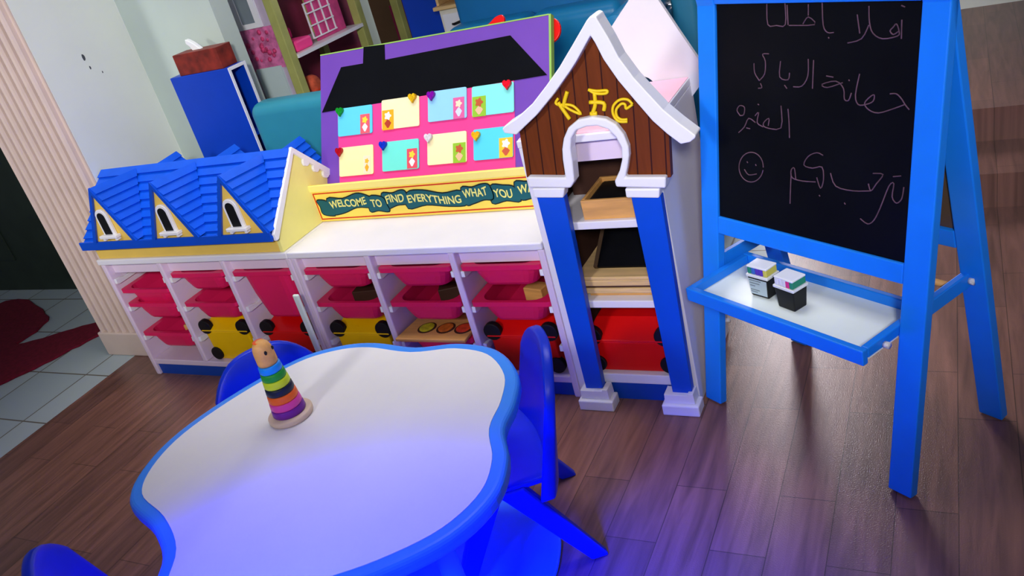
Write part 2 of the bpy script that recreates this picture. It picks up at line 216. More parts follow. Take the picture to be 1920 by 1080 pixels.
def obj(name, bm, material, parent=None, bevel=0.0, smooth=False, seg=2, label=None, local=False):
    bmesh.ops.recalc_face_normals(bm, faces=bm.faces)
    if parent is not None and not local:
        p = parent; Mw = Matrix.Identity(4)
        while p is not None: Mw = p.matrix_basis @ Mw; p = p.parent
        xf(bm, Mw.inverted())
    me = bpy.data.meshes.new(name); bm.to_mesh(me); bm.free()
    if material is not None: me.materials.append(material)
    o = bpy.data.objects.new(name, me); COL.objects.link(o)
    if parent is not None: o.parent = parent
    if smooth:
        for p in me.polygons: p.use_smooth = True
    if bevel:
        b = o.modifiers.new('edge', 'BEVEL'); b.width = bevel; b.segments = seg; b.limit_method = 'ANGLE'; b.angle_limit = math.radians(35)
    if label: o['label'] = label
    return o
def tag(o, label, cat, group=None):
    o['label'] = label; o['category'] = cat
    if group: o['group'] = group
    return o
def thing(name, label, cat, loc=(0, 0, 0), rotz=0.0, group=None):
    o = bpy.data.objects.new(name, None); o.empty_display_size = 0.05; COL.objects.link(o)
    o.location = loc; o.rotation_euler = (0, 0, rotz)
    o.matrix_basis = Matrix.Translation(loc) @ Matrix.Rotation(rotz, 4, 'Z')
    return tag(o, label, cat, group)
def struct(name, bm, m, bevel=0.0):
    o = obj(name, bm, m, None, bevel); o['kind'] = 'structure'; return o
def dup(root, loc, label, group=None, rotz=None):
    r = root.copy(); COL.objects.link(r); r.location = loc; r['label'] = label
    if rotz is not None: r.rotation_euler = (0, 0, rotz)
    if group: r['group'] = group
    for ch in list(root.children):
        c = ch.copy(); COL.objects.link(c); c.parent = r
        for g in ch.children:
            d = g.copy(); COL.objects.link(d); d.parent = c
    return r

# ---------------------------------------------------------------- the setting
bm = nb()                                                             # floor: vinyl sheet inside the room, ceramic tile beyond it
def quad(bm, P, mi):
    f = bm.faces.new([bm.verts.new((x, y, 0)) for x, y in P]); f.material_index = mi
quad(bm, [(-0.28, -4), (6, -4), (6, 0.56), (-0.28, 0.56)], 0); quad(bm, [(2.37, 0.56), (6, 0.56), (6, 3.4), (2.37, 3.4)], 0)
quad(bm, [(-4, -4), (-0.28, -4), (-0.28, 3.4), (-4, 3.4)], 1); quad(bm, [(-0.28, 0.56), (2.37, 0.56), (2.37, 3.4), (-0.28, 3.4)], 1)
fl = struct('floor', bm, M_floor); fl.data.materials.append(M_tile)
bm = nb(); prism(bm, [(-0.012, 0.163), (-0.11, 0.69), (-0.11, 0.79), (-0.455, 0.79), (-0.455, 0.163)], 'z', 0, 2.7); wl = struct('wall_left', bm, M_wallw)
for yy, zz, r in WMARK:
    bm = nb(); xx = -0.012-0.098*(yy-0.163)/0.527
    ball(bm, (xx, yy, zz), r, 0.12, 0.8, 1.2, 8); o = obj('wall_chip', bm, mat('chip_grey', (70, 74, 78), 0.8), wl, label='small grey chip in the plaster')
bm = nb(); box(bm, -0.11, 0.395, 0.692, 0.79, 0, 2.7); struct('wall_back', bm, M_wallg)
bm = nb(); box(bm, -0.02, 0.08, 0.79, 3.3, 0, 2.7); struct('wall_alcove', bm, M_wallg)
bm = nb()                                                             # back wall of the room, with the window opening
for a in ((0.08, 0.9, 0, 2.7), (2.1, 5.2, 0, 2.7), (0.9, 2.1, 0, 1.3), (0.9, 2.1, 2.6, 2.7)): box(bm, a[0], a[1], 3.4, 3.5, a[2], a[3])
struct('wall_far', bm, M_wallw)
bm = nb()
for a in ((0.9, 0.95, 1.3, 2.6), (2.05, 2.1, 1.3, 2.6), (0.95, 2.05, 1.3, 1.35), (0.95, 2.05, 2.55, 2.6), (1.48, 1.52, 1.35, 2.55)): box(bm, a[0], a[1], 3.42, 3.48, a[2], a[3])
struct('window_1', bm, M_trimwhite)
bm = nb(); box(bm, 5.2, 5.3, -4, 3.5, 0, 2.7); struct('wall_right', bm, M_wallw)
bm = nb(); box(bm, -4, 5.3, -4, 3.5, 2.7, 2.75); struct('ceiling', bm, M_wallw)
# fluted pilaster at the end of the wall
bm = nb(); pts = [(-0.445, 0.158)]; n = 9; w = 0.432/n
for i in range(n):
    x = -0.445 + i*w
    pts += [(x+w*0.04, 0.142), (x+w*0.14, 0.134), (x+w*0.30, 0.130), (x+w*0.46, 0.134), (x+w*0.56, 0.142), (x+w*0.60, 0.158), (x+w*0.80, 0.160), (x+w*0.99, 0.158)]
pts += [(-0.013, 0.162), (-0.445, 0.162)]
prism(bm, pts, 'z', 0.12, 2.7); struct('trim_1', bm, M_col)
bm = nb(); box(bm, -0.456, -0.013, 0.124, 0.160, 0, 0.12); struct('trim_2', bm, M_col, 0.006)
bm = nb(); box(bm, -0.50, -0.457, 0.20, 0.30, 0, 2.7); struct('trim_3', bm, M_jamb)
bm = nb(); box(bm, -4, -0.5, 0.80, 0.9, 0, 2.7); struct('wall_passage', bm, M_door)
bm = nb(); box(bm, -2.4, -1.25, 0.74, 0.80, 0.0, 2.1); box(bm, -2.3, -1.85, 0.732, 0.75, 0.2, 0.9); struct('door_1', bm, M_door, 0.004)
bm = nb(); box(bm, 2.62, 5.2, STEPS[0][1], 3.4, 0, STEPS[1][2]); struct('floor_step', bm, M_floor)
bm = nb(); box(bm, 2.72, 5.2, STEPS[2][1], 3.4, STEPS[1][2], STEPS[3][2]); struct('floor_platform', bm, M_floor)
bm = nb(); box(bm, 2.62, 5.2, 3.1, 3.398, STEPS[3][2], 0.5); struct('baseboard_back', bm, M_wallw)

# ---------------------------------------------------------------- shelf units (three bays each)
DIV = [0.0, 0.3285, 0.657, 0.985, 1.305, 1.625, 1.945]
TOPZ = 0.552
def shelf_unit(label, ds, name='toy_shelf_unit'):
    x0, x1 = ds[0], ds[-1]
    u = thing(name, label, 'shelf unit', (x0, 0, 0), 0, 'white toy shelf units')
    bm = nb(); box(bm, x0, x1-0.001, -0.008, 0.40, TOPZ-0.024, TOPZ); obj('worktop', bm, M_white, u, 0.004)
    ends = (x0, x1-0.024)
    for i, x in enumerate(ends):
        bm = nb(); box(bm, x, x+0.023, 0, 0.398, 0, TOPZ-0.0245); obj('side_panel', bm, M_lilac, u, 0.005)
    for x in ds[1:-1]:
        bm = nb(); box(bm, x-0.011, x+0.012, 0, 0.39, 0.0765, TOPZ-0.0245); obj('divider', bm, M_lilac, u, 0.005)
    bm = nb(); box(bm, x0+0.0235, x1-0.0245, 0.004, 0.39, 0.052, 0.076); obj('bottom_board', bm, M_lilac, u, 0.003)
    bm = nb(); box(bm, x0+0.0235, x1-0.0245, 0.39, 0.396, 0.052, TOPZ-0.0245); obj('back_panel', bm, M_lilac, u)
    bm = nb(); box(bm, x0+0.0235, x1-0.0245, 0.012, 0.03, 0, 0.0515); obj('plinth', bm, M_kick, u, label='blue plinth')
    xs = [x0+0.0235]+[d for d in ds[1:-1]]+[x1-0.0245]
    for a, b in zip(xs, xs[1:]):
        l = a if a == xs[0] else a+0.0125; r = b if b == xs[-1] else b-0.0115
        bm = nb(); box(bm, l, r, 0.028, 0.043, 0.4765, TOPZ-0.0245); obj('fascia', bm, M_lilac, u)
        for z in (0.1815, 0.3205, 0.4490):                               # tray runners on both faces of the bay
            bm = nb()
            prism(bm, [(0.006, z-0.012), (0.018, z-0.017), (0.36, z-0.014), (0.36, z), (0.05, z), (0.03, z+0.006), (0.008, z+0.008)], 'x', l+0.0003, l+0.013); obj('runner', bm, M_trimwhite, u, 0.002)
            bm = nb()
            prism(bm, [(0.006, z-0.012), (0.018, z-0.017), (0.36, z-0.014), (0.36, z), (0.05, z), (0.03, z+0.006), (0.008, z+0.008)], 'x', r-0.013, r-0.0003); obj('runner', bm, M_trimwhite, u, 0.002)
    return u
shelf_unit('white three-bay toy shelf unit under the blue-roofed house, with red and yellow boxes', DIV[:4])
shelf_unit('white three-bay toy shelf unit under the long yellow welcome sign', DIV[3:])

# ---------------------------------------------------------------- pink trays
def tray_bm(w, d, h, tap, liprad=0.03):
    bm = nb(); t = 0.004
    def ring(wx, y0, y1, z, rad):
        P = []
        for cx, cy, a0 in ((wx/2-rad, y0+rad, -90), (wx/2-rad, y1-rad, 0), (-wx/2+rad, y1-rad, 90), (-wx/2+rad, y0+rad, 180)):
            for k in range(5):
                a = math.radians(a0 + 22.5*k); P.append(bm.verts.new((cx+rad*math.cos(a), cy+rad*math.sin(a), z)))
        return P
    wi = w-0.056
    R = [ring(w, 0, d, -0.016, 0.012), ring(w, 0, d, 0, 0.012), ring(wi, 0.013, d-0.02, 0.0, 0.04), ring(wi-tap*0.5, 0.016+tap*0.2, d-0.024-tap*.2, -h*0.5, 0.04), ring(wi-2*tap, 0.020+tap*.4, d-0.03-tap*.4, -h+t, 0.035)]
    o = [ring(wi-2*tap+2*t-0.008, 0.022+tap*.4, d-0.032-tap*.4, -h, 0.032), ring(wi-2*tap+2*t, 0.015+tap*.4, d-0.026-tap*.4, -h+0.010, 0.036), ring(wi-tap*0.5+2*t, 0.011+tap*0.2, d-0.020-tap*.2, -h*0.5, 0.043), ring(wi+2*t, 0.009, d-0.016, -0.010, 0.043), ring(w-0.006, 0.003, d-0.003, -0.010, 0.01)]
    for A, B in list(zip(R, R[1:]))+list(zip(o, o[1:]))+[(o[-1], R[0])]:
        for k in range(20): bm.faces.new((A[k], A[(k+1) % 20], B[(k+1) % 20], B[k]))
    bm.faces.new(R[-1]); bm.faces.new(o[0][::-1])
    return bm
TG = 'raspberry pink trays in the shelf bays'
def tray(name, label, cx, y, z, w=0.276, h=0.082, tap=0.022):
    o = obj(name, tray_bm(w, 0.365, h, tap), M_pink, None, 0, False)
    o.location = (cx, y, z); tag(o, label, 'tray', TG)
    for p in o.data.polygons: p.use_smooth = False
    return o
BAY = [0.1703, 0.4933, 0.8150, 1.1510, 1.4655, 1.7790]
t0 = tray('storage_tray', 'pink tray nested on another, highest in the far left shelf bay', BAY[0], 0.006, 0.410)
trays = [
 (0, 0.346, 'pink tray holding the nested tray, middle of the far left shelf bay'),
 (0, 0.2075, 'pink tray with wooden pieces, lowest in the far left shelf bay'),
 (1, 0.4745, 'pink tray at the top of the second shelf bay from the left'),
 (1, 0.3465, 'pink tray just above the yellow box in the second bay from the left'),
 (3, 0.4745, 'pink tray under the fascia, above the yellow box behind the table corner'),
 (3, 0.3465, 'pink tray resting just above the yellow box behind the round table edge'),
 (4, 0.4745, 'pink tray at the top of the bay with the fruit puzzle board'),
 (4, 0.3465, 'pink tray hanging above the wooden fruit puzzle board'),
 (4, 0.2075, 'pink tray lying under the wooden fruit puzzle board'),
 (5, 0.4745, 'pink tray under the fascia in the bay next to the brown gabled house'),
 (5, 0.3465, 'pink tray above the red box next to the brown gabled house'),
]
for b, z, lab in trays:
    o = t0.copy(); COL.objects.link(o); o.location = (BAY[b], 0.006, z); o['label'] = lab
o = obj('storage_tray', tray_bm(0.276, 0.365, 0.205, 0.028), M_pink); o.location = (BAY[2], 0.006, 0.4745)
tag(o, 'deep pink tray, the only tall one, above the red box', 'tray', TG)
# wooden pieces in three trays
def block(x, y, z, sx, sy, sz, rz, m, label):
    bm = nb(); box(bm, -sx/2, sx/2, -sy/2, sy/2, 0, sz); o = obj('wooden_block', bm, m, None, 0.003); o.location = (x, y, z); o.rotation_euler = (0, 0, rz)
    tag(o, label, 'toy block', 'wooden pieces in the trays')
block(BAY[0]+0.025, 0.14, 0.131, 0.09, 0.05, 0.05, 0.3, M_wood, 'pale wooden block in the lowest tray of the far left bay')
block(BAY[0]-0.045, 0.22, 0.131, 0.06, 0.04, 0.045, -0.5, M_dark, 'dark wooden block in the lowest tray of the far left bay')
block(BAY[3]+0.005, 0.14, 0.270, 0.13, 0.05, 0.060, 0.15, M_dark, 'brown wooden piece in the tray above the yellow box behind the table')
block(BAY[5]+0.03, 0.14, 0.270, 0.07, 0.05, 0.060, -0.2, M_wood, 'wooden block in the tray next to the brown gabled house')
block(BAY[4]+0.015, 0.16, 0.270, 0.09, 0.05, 0.055, 0.4, M_dark, 'dark wooden piece in the tray above the fruit puzzle')

# ---------------------------------------------------------------- spotted boxes with lids
def spot_box(label, cx, y, z, w, m, zlid, ztop, d=0.34):
    t = thing('lidded_toy_box', label, 'storage box', (cx, y, z), 0, 'ladybird toy boxes in the shelves')
    bm = nb(); prism(bm, [(0.006, 0), (d-0.006, 0), (d, zlid-z), (0, zlid-z)], 'x', -w/2+0.006, w/2-0.006); obj('box_body', bm, m, t, 0.006, local=True)
    bm = nb(); h0, h1 = zlid-z+0.0005, ztop-z
    A = [(-w/2-0.004, -0.006, h0), (w/2+0.004, -0.006, h0), (w/2+0.004, d+0.006, h0), (-w/2-0.004, d+0.006, h0)]
    B = [(-w/2+0.02, 0.06, h1), (w/2-0.02, 0.06, h1), (w/2-0.02, d-0.04, h1), (-w/2+0.02, d-0.04, h1)]
    a = [bm.verts.new(p) for p in A]; a2 = [bm.verts.new((p[0], p[1], p[2]+0.006)) for p in A]; b = [bm.verts.new(p) for p in B]
    bm.faces.new(a[::-1]); bm.faces.new(b)
    for P, Q in ((a, a2), (a2, b)):
        for k in range(4): bm.faces.new((P[k], P[(k+1) % 4], Q[(k+1) % 4], Q[k]))
    obj('lid', bm, m, t, 0.004, local=True)
    for sx in (-1, 1):
        for zz, yy in ((zlid-z+0.018, -0.002), (0.026, -0.002)):
            bm = nb(); r = 0.031 if zz > 0.1 else 0.028
            lz = zz if zz > 0.1 else 0.0305
            prism(bm, [(sx*(w/2-0.019)+r*math.cos(k*math.pi/10), lz+r*math.sin(k*math.pi/10)) for k in range(20)], 'y', yy-0.003, yy+0.018)
            obj('corner_spot', bm, M_black, t, 0.003, local=True, label='black round corner spot')
    return t
spot_box('yellow lidded box with black corner spots, below the pink trays of the second bay', BAY[1], 0.02, 0.0765, 0.236, M_yel, 0.212, 0.252)
spot_box('red lidded box with black corner spots, under the deep pink tray', BAY[2], 0.02, 0.0765, 0.236, M_red, 0.212, 0.252)
spot_box('yellow lidded box with black corner spots, just behind the rim of the table', BAY[3], 0.02, 0.0765, 0.236, M_yel, 0.212, 0.252)
spot_box('red lidded box with black corner spots, behind the blue chair beside the brown gabled house', BAY[5], 0.02, 0.0765, 0.236, M_red, 0.212, 0.252)

# wooden puzzle board with fruit
t = thing('puzzle_board', 'light wooden puzzle board with painted fruit on a pink tray', 'puzzle', (BAY[4], 0, 0.209))
bm = nb(); prism(bm, [(-0.145, -0.02), (0.128, -0.02), (0.128, 0.17), (-0.125, 0.17)], 'z', 0, 0.012); obj('board', bm, M_wood, t, 0.003, local=True)
for i, (px, rgb) in enumerate(((-0.055, (196, 190, 40)), (0.02, (206, 110, 40)), (0.09, (220, 70, 40)))):
    bm = nb(); lathe(bm, [(0.026, 0.0122), (0.027, 0.0150), (0.020, 0.0165)], px, 0.05, 20); f = obj('fruit_piece', bm, mat('fruit_%d' % i, rgb, 0.5, 0.3, 60), t, local=True, label=['yellow fruit piece', 'orange fruit piece', 'red fruit piece'][i])
    bm = nb(); lathe(bm, [(0.034, 0.0121), (0.034, 0.0127)], px, 0.05, 20); obj('fruit_outline', bm, M_dark, t, local=True)

# white slat standing in front of the shelf
bm = nb(); box(bm, 1.020, 1.046, -0.090, -0.078, 0, 0.434); tag(obj('upright_board', bm, mat('pale_green_white', (218, 232, 222), 0.4, 0.02), None, 0.006, seg=3), 'pale white narrow upright board standing between the shelf and the table', 'board')

# ---------------------------------------------------------------- blue roofed house on the shelf
def shingles(bm, A, B, Cc, D, n, th, out):
    A, B, Cc, D, out = map(Vector, (A, B, Cc, D, out))
    for i in range(n):
        t0, t1 = i/n, (i+1)/n
        p, q, r, s = A.lerp(D, t0), B.lerp(Cc, t0), B.lerp(Cc, t1), A.lerp(D, t1)
        nrm = (B-A).cross(D-A); nrm = nrm.normalized()
        if nrm.dot(out) < 0: nrm = -nrm
        v = [bm.verts.new(x) for x in (p, q, r, s)]; w = [bm.verts.new(x) for x in (p+nrm*th, q+nrm*th, r+nrm*th*0.15, s+nrm*th*0.15)]
        for f in ((0, 1, 2, 3), (4, 5, 6, 7), (0, 1, 5, 4), (1, 2, 6, 5), (2, 3, 7, 6), (3, 0, 4, 7)):
            try: bm.faces.new([(v+w)[k] for k in f])
            except ValueError: pass
house = thing('toy_house_roof', 'blue shingled toy house roof with dormers on the left shelf unit', 'toy house', (0.5, 0.2, TOPZ))
AY, AZ, BYb = 0.205, 0.846, 0.43
bm = nb(); box(bm, 0.015, 0.955, 0.002, 0.405, TOPZ+0.0005, 0.612); obj('base_wall', bm, M_ochre, house, 0.002)
bm = nb(); prism(bm, [(0.0, 0.613), (0.41, 0.613), (AY, 0.830)], 'x', 0.02, 0.95); obj('loft', bm, M_ochre, house)
bm = nb(); prism(bm, [(0.0, TOPZ+0.0005), (0.39, TOPZ+0.0005), (0.418, 0.635), (AY, 0.834), (0.005, 0.625)], 'x', 0.9555, 0.972); obj('gable_end', bm, M_yellow, house, 0.002, label='pale yellow gable end')
bm = nb(); shingles(bm, (-0.012, -0.022, 0.614), (0.975, -0.022, 0.614), (0.975, AY, AZ), (-0.012, AY, AZ), 9, 0.010, (0, -1, 1)); fr = obj('roof_slope', bm, M_roof, house)
bm = nb(); shingles(bm, (-0.012, BYb, 0.614), (0.975, BYb, 0.614), (0.975, AY, AZ), (-0.012, AY, AZ), 9, 0.010, (0, 1, 1)); rr = obj('roof_slope', bm, M_roof, house)
bm = nb(); prism(bm, [(-0.022, 0.606), (-0.010, 0.606), (AY, AZ-0.018), (BYb-0.012, 0.606), (BYb, 0.606), (BYb, 0.630), (AY, AZ+0.004), (-0.022, 0.630)], 'x', 0.9725, 0.984)
obj('barge_board', bm, M_trimwhite, house, 0.001, label='white barge board')
bm = nb()
for k in range(5):
    yy = AY+0.045+k*0.038; zz = AZ-0.022-(yy-AY)*1.03
    prism(bm, [(yy+0.016*math.cos(a), zz+0.016*math.sin(a)) for a in [2*math.pi*j/12 for j in range(12)]], 'x', 0.973, 0.983)
obj('scalloped_edge', bm, M_trimwhite, house)
bm = nb(); box(bm, -0.014, 0.972, -0.030, -0.0215, 0.606, 0.640); obj('eaves_board', bm, M_blue, house, 0.002)
def dormer(xl, xr, xa, sgn):
    y0 = -0.030 if sgn > 0 else 0.400; yr = 0.188 if sgn > 0 else 0.232; za = 0.856 if sgn > 0 else 0.826
    w = lambda a: a
    d = nb(); prism(d, [(xl+0.010, 0.6405), (xr-0.010, 0.6405), (xa, za-0.012)], 'y', y0+0.004*sgn, y0+0.012*sgn); dm = obj('dormer', d, M_ochre, house, label='yellow dormer front')
    d = nb(); yb = 0.000 if sgn > 0 else 0.408
    for (xe, o) in ((xl, (-1, 0, 1)), (xr, (1, 0, 1))):
        shingles(d, (xe, y0, 0.640), (xe, yb, 0.640), (xa, yr, 0.842 if sgn > 0 else 0.816), (xa, y0, za), 8, 0.008, o)
    obj('dormer_roof', d, M_roof, dm, label='blue shingled dormer roof')
    if sgn > 0:
        d = nb()                                                      # blue front edging
        for xe in (xl, xr):
            s = 1 if xe == xl else -1
            prism(d, [(xe, 0.640), (xe+0.017*s, 0.640), (xa, za-0.024), (xa, za+0.002)], 'y', y0-0.006, y0+0.003)
        obj('dormer_edge', d, M_blue, dm)
        cx = (xl+xr)/2 - 0.002
        arch = lambda r, zb, zt: [(cx-r, zb), (cx+r, zb)]+[(cx+r*math.cos(math.pi*k/10), zt+r*math.sin(math.pi*k/10)) for k in range(11)]
        d = nb(); prism(d, arch(0.031, 0.668, 0.742), 'y', y0-0.008, y0+0.0035); wf = obj('window_frame', d, M_trimwhite, dm, 0.002)
        d = nb(); prism(d, arch(0.019, 0.674, 0.742), 'y', y0-0.0105, y0-0.0075); obj('window_pane', d, M_black, dm)
        d = nb(); box(d, cx-0.046, cx+0.046, y0-0.022, y0+0.0035, 0.660, 0.672); box(d, cx-0.040, cx-0.028, y0-0.016, y0+0.0035, 0.650, 0.660); box(d, cx+0.028, cx+0.040, y0-0.016, y0+0.0035, 0.650, 0.660); obj('window_sill', d, M_trimwhite, dm, 0.002)
for xl, xr, xa in ((0.083, 0.325, 0.207), (0.411, 0.648, 0.529), (0.741, 0.985-0.012, 0.858)):
    dormer(xl, xr, xa, 1); dormer(xl, xr, xa, -1)

# ---------------------------------------------------------------- welcome sign
sg = thing('welcome_sign', 'long yellow sign with teal ribbon reading WELCOME TO FIND EVERYTHING', 'sign', (1.4, 0.235, TOPZ))
bm = nb(); box(bm, 0.962, 1.944, 0.2285, 0.243, TOPZ+0.0005, 0.692); obj('sign_board', bm, M_signy, sg, 0.004)
bm = nb(); box(bm, 0.960, 1.944, 0.2225, 0.2282, 0.670, 0.695); obj('top_moulding', bm, mat('sign_top_yellow', (250, 232, 130), 0.4, 0.02), sg, 0.003)
bm = nb()
for a in ((0.975, 1.944, 0.660, 0.664), (0.975, 1.944, 0.562, 0.566), (0.975, 0.979, 0.566, 0.660)): box(bm, a[0], a[1], 0.2272, 0.2284, a[2], a[3])
obj('red_border', bm, M_signr, sg)
bm = nb(); bo = nb()
for i, seg in enumerate(RIB):
    S = spline(seg, 4); c = (sum(p[0] for p in S)/len(S), sum(p[1] for p in S)/len(S))
    dz = 0.0002*(i % 3)
    prism(bm, S, 'y', 0.2262-dz, 0.2282)
    prism(bo, inset(S, -0.0038), 'y', 0.2266-dz, 0.2283)
obj('ribbon', bm, M_ribbon, sg); obj('ribbon_outline', bo, M_ink, sg)
def text_mesh(s, size):
    cu = bpy.data.curves.new('t', 'FONT'); cu.body = s; cu.size = size; cu.extrude = 0.0006; cu.offset = 0.022
    o = bpy.data.objects.new('t', cu); COL.objects.link(o); dg = bpy.context.evaluated_depsgraph_get(); dg.update()
    me = bpy.data.meshes.new_from_object(o.evaluated_get(dg)); bpy.data.objects.remove(o); return me
for w, (a, b) in WORDS:
    me = text_mesh(w, 1.0); xs = [v.co.x for v in me.vertices]; ys = [v.co.y for v in me.vertices]
    W_, H_ = max(xs)-min(xs), max(ys)-min(ys); dx, dz = b[0]-a[0], b[1]-a[1]; L_ = math.hypot(dx, dz)
    bm = nb(); bm.from_mesh(me)
    for v in bm.verts:
        tx = (v.co.x-min(xs))/W_; tz = (v.co.y-min(ys))/H_*0.0285; bow = 0.006*math.sin(math.pi*2*tx) if w != 'TO' else 0
        if w == 'EVERYTHING': bow = 0.005*math.sin(math.pi*2*tx)
        v.co = Vector((a[0]+dx*tx, 0.2250-v.co.z*0.2, a[1]+dz*tx+tz+bow*(0.6 if w != 'EVERYTHING' else 1)))
    obj('lettering', bm, M_letter, sg)

# ---------------------------------------------------------------- pin board leaning behind the sign
PY, PZ = 0.262, 0.556
PBM = Matrix.Translation((0, PY, PZ)) @ Matrix.Rotation(-LEAN, 4, 'X') @ Matrix(((1, 0, 0, 0), (0, 1, 0, 0), (0, 0, 1, 0), (0, 0, 0, 1)))
def pbpart(bm): xf(bm, PBM); return bm                                # local: x along, y into the board, z up the slope
pb = thing('pin_board', 'purple pin board with a black roof silhouette and pink wall, leaning behind the sign', 'notice board', (1.4, 0.30, TOPZ))
bm = nb(); box(bm, 0.946, 1.868, 0.002, 0.020, 0.014, 0.589); obj('board', pbpart(bm), M_purple, pb)
bm = nb(); box(bm, 1.8685, 1.876, 0.000, 0.022, 0.014, 0.592); box(bm, 0.946, 1.8685, 0.001, 0.022, 0.5893, 0.5935); obj('edge_strip', pbpart(bm), M_green, pb, label='lime green edging')
bm = nb(); prism(bm, PBROOF, 'y', -0.0005, 0.0018); obj('roof_silhouette', pbpart(bm), M_roofblk, pb, label='black paper roof with chimney')
bm = nb(); prism(bm, PBPINK, 'y', 0.0005, 0.0019); obj('wall_silhouette', pbpart(bm), M_magenta, pb, label='hot pink paper wall')
CC = [((96, 212, 244), 'sky blue'), ((250, 240, 188), 'cream'), ((150, 214, 248), 'pale blue'), ((134, 236, 226), 'aqua'), ((246, 240, 176), 'cream'), ((110, 232, 216), 'aqua'), ((250, 240, 190), 'cream'), ((84, 216, 250), 'bright blue')]
PC = [(238, 96, 110), (246, 176, 30), (226, 100, 160), (150, 200, 50), (240, 226, 196), (226, 80, 100), (150, 200, 50), (250, 200, 50)]
PIC2 = [[(250, 220, 60), (245, 235, 240)], [(250, 250, 245), (180, 60, 40)], [(250, 225, 190), (214, 220, 250)], [(196, 90, 50), (240, 190, 150)], [(232, 186, 50), (226, 172, 40)], [(250, 214, 60), (240, 236, 240)], [(196, 90, 50), (240, 190, 150)], [(252, 252, 248), (200, 90, 60)]]
LABC = ['sky blue card pinned at the upper left of the pink paper wall', 'cream card with an orange picture, second in the upper row', 'pale blue card with a pink picture, third in the upper row', 'aqua card with a green picture, upper row next to the gabled house',
        'cream card pinned below the sky blue card, lower row start', 'aqua card with a red picture, pinned below the orange-picture card', 'cream card with a green picture in the lower row', 'bright blue card with a yellow picture, lower row beside the gabled house']
cols = {}
def cmat(rgb):
    if rgb not in cols: cols[rgb] = mat('paper_%02x%02x%02x' % rgb, rgb, 0.6, 0.03)
    return cols[rgb]
for i, c in enumerate(CARDS):
    x0, x1 = (c[0][0]+c[3][0])/2, (c[1][0]+c[2][0])/2; z1, z0 = (c[0][1]+c[1][1])/2, (c[2][1]+c[3][1])/2
    t = thing('picture_card', LABC[i], 'card', tuple(PBM @ Vector(((x0+x1)/2, 0, z0))), 0, 'cards pinned on the board')
    bm = nb(); r = 0.006
    P = []
    for cx, cz, a0 in ((x1-r, z0+r, -90), (x1-r, z1-r, 0), (x0+r, z1-r, 90), (x0+r, z0+r, 180)):
        P += [(cx+r*math.cos(math.radians(a0+30*k)), cz+r*math.sin(math.radians(a0+30*k))) for k in range(4)]
    prism(bm, P, 'y', -0.0045, -0.0010); obj('card_sheet', pbpart(bm), cmat(CC[i][0]), t)
    p = PICS[i]; u0, u1 = (p[0][0]+p[3][0])/2, (p[1][0]+p[2][0])/2; w1, w0 = (p[0][1]+p[1][1])/2, (p[2][1]+p[3][1])/2
    bm = nb(); box(bm, u0, u1, -0.0054, -0.0046, w0, w1); pic = obj('picture', pbpart(bm), cmat(PC[i]), t)
    uc, uw, wh = (u0+u1)/2, u1-u0, w1-w0                              # plain flower motif instead of the printed figure
    bm = nb(); prism(bm, [(uc+uw*0.26*(1+0.22*math.cos(5*a))*math.cos(a), w0+wh*0.70+uw*0.26*(1+0.22*math.cos(5*a))*math.sin(a)) for a in [2*math.pi*k/30 for k in range(30)]], 'y', -0.0060, -0.0055); obj('flower_head', pbpart(bm), cmat(PIC2[i][0]), pic)
    bm = nb(); prism(bm, [(uc-uw*0.06, w0+wh*0.10), (uc+uw*0.06, w0+wh*0.10), (uc+uw*0.30, w0+wh*0.34), (uc+uw*0.05, w0+wh*0.52), (uc-uw*0.05, w0+wh*0.52), (uc-uw*0.30, w0+wh*0.34)], 'y', -0.0060, -0.0055); obj('flower_leaf', pbpart(bm), cmat(PIC2[i][1]), pic)
HC = [((20, 140, 40), 'green heart pin at the corner of the sky blue card'), ((220, 176, 20), 'gold glitter heart pin on the upper cream card'), ((128, 10, 160), 'purple heart pin on the pale blue card'), ((232, 20, 40), 'bright red heart pin on the upper aqua card'),
      ((170, 12, 30), 'dark red heart pin on the lower cream card by the purple edge'), ((16, 50, 190), 'blue heart pin on the lower aqua card'), ((214, 210, 214), 'silver heart pin on the lower cream card with the green picture'), ((236, 176, 24), 'amber heart pin on the bright blue card')]
for i, (hx, hz) in enumerate(HEARTS):
    P = []
    for k in range(28):
        a = 2*math.pi*k/28; P.append((hx+0.0013*16*math.sin(a)**3*0.72, hz+0.0011*(13*math.cos(a)-5*math.cos(2*a)-2*math.cos(3*a)-math.cos(4*a))))
    bm = nb(); prism(bm, P, 'y', -0.017, -0.0062); tag(obj('heart_pin', pbpart(bm), mat('heart_%d' % i, HC[i][0], 0.2, 0.25, 150), None, 0.004, seg=3), HC[i][1], 'push pin', 'heart push pins on the board')

# ---------------------------------------------------------------- gabled house shelf (open play shop front)
UX0, UX1, UT = 1.968, 2.325, 0.860
kf = thing('gabled_house_shelf', 'tall white shelf with a brown gabled house front lettered KFC and blue posts', 'shelf unit', (2.15, 0, 0))
for x in (UX0-0.022, UX1-0.022):
    bm = nb(); box(bm, x, x+0.022, 0, 0.395, 0, UT-0.024); obj('side_panel', bm, M_white, kf, 0.003)
bm = nb(); box(bm, UX0-0.022, UX1, -0.004, 0.395, UT-0.0235, UT-0.002); obj('top_board', bm, M_white, kf, 0.003)
bm = nb(); box(bm, UX0-0.018, UX1-0.003, 0.004, 0.393, UT-0.0018, UT); obj('pink_top', bm, M_pinktop, kf, label='pale pink top surface')
ix0, ix1 = UX0+0.0005, UX1-0.0225
bm = nb(); box(bm, ix0, ix1, 0.03, 0.045, UT-0.088, UT-0.024); obj('fascia', bm, M_lilac, kf)
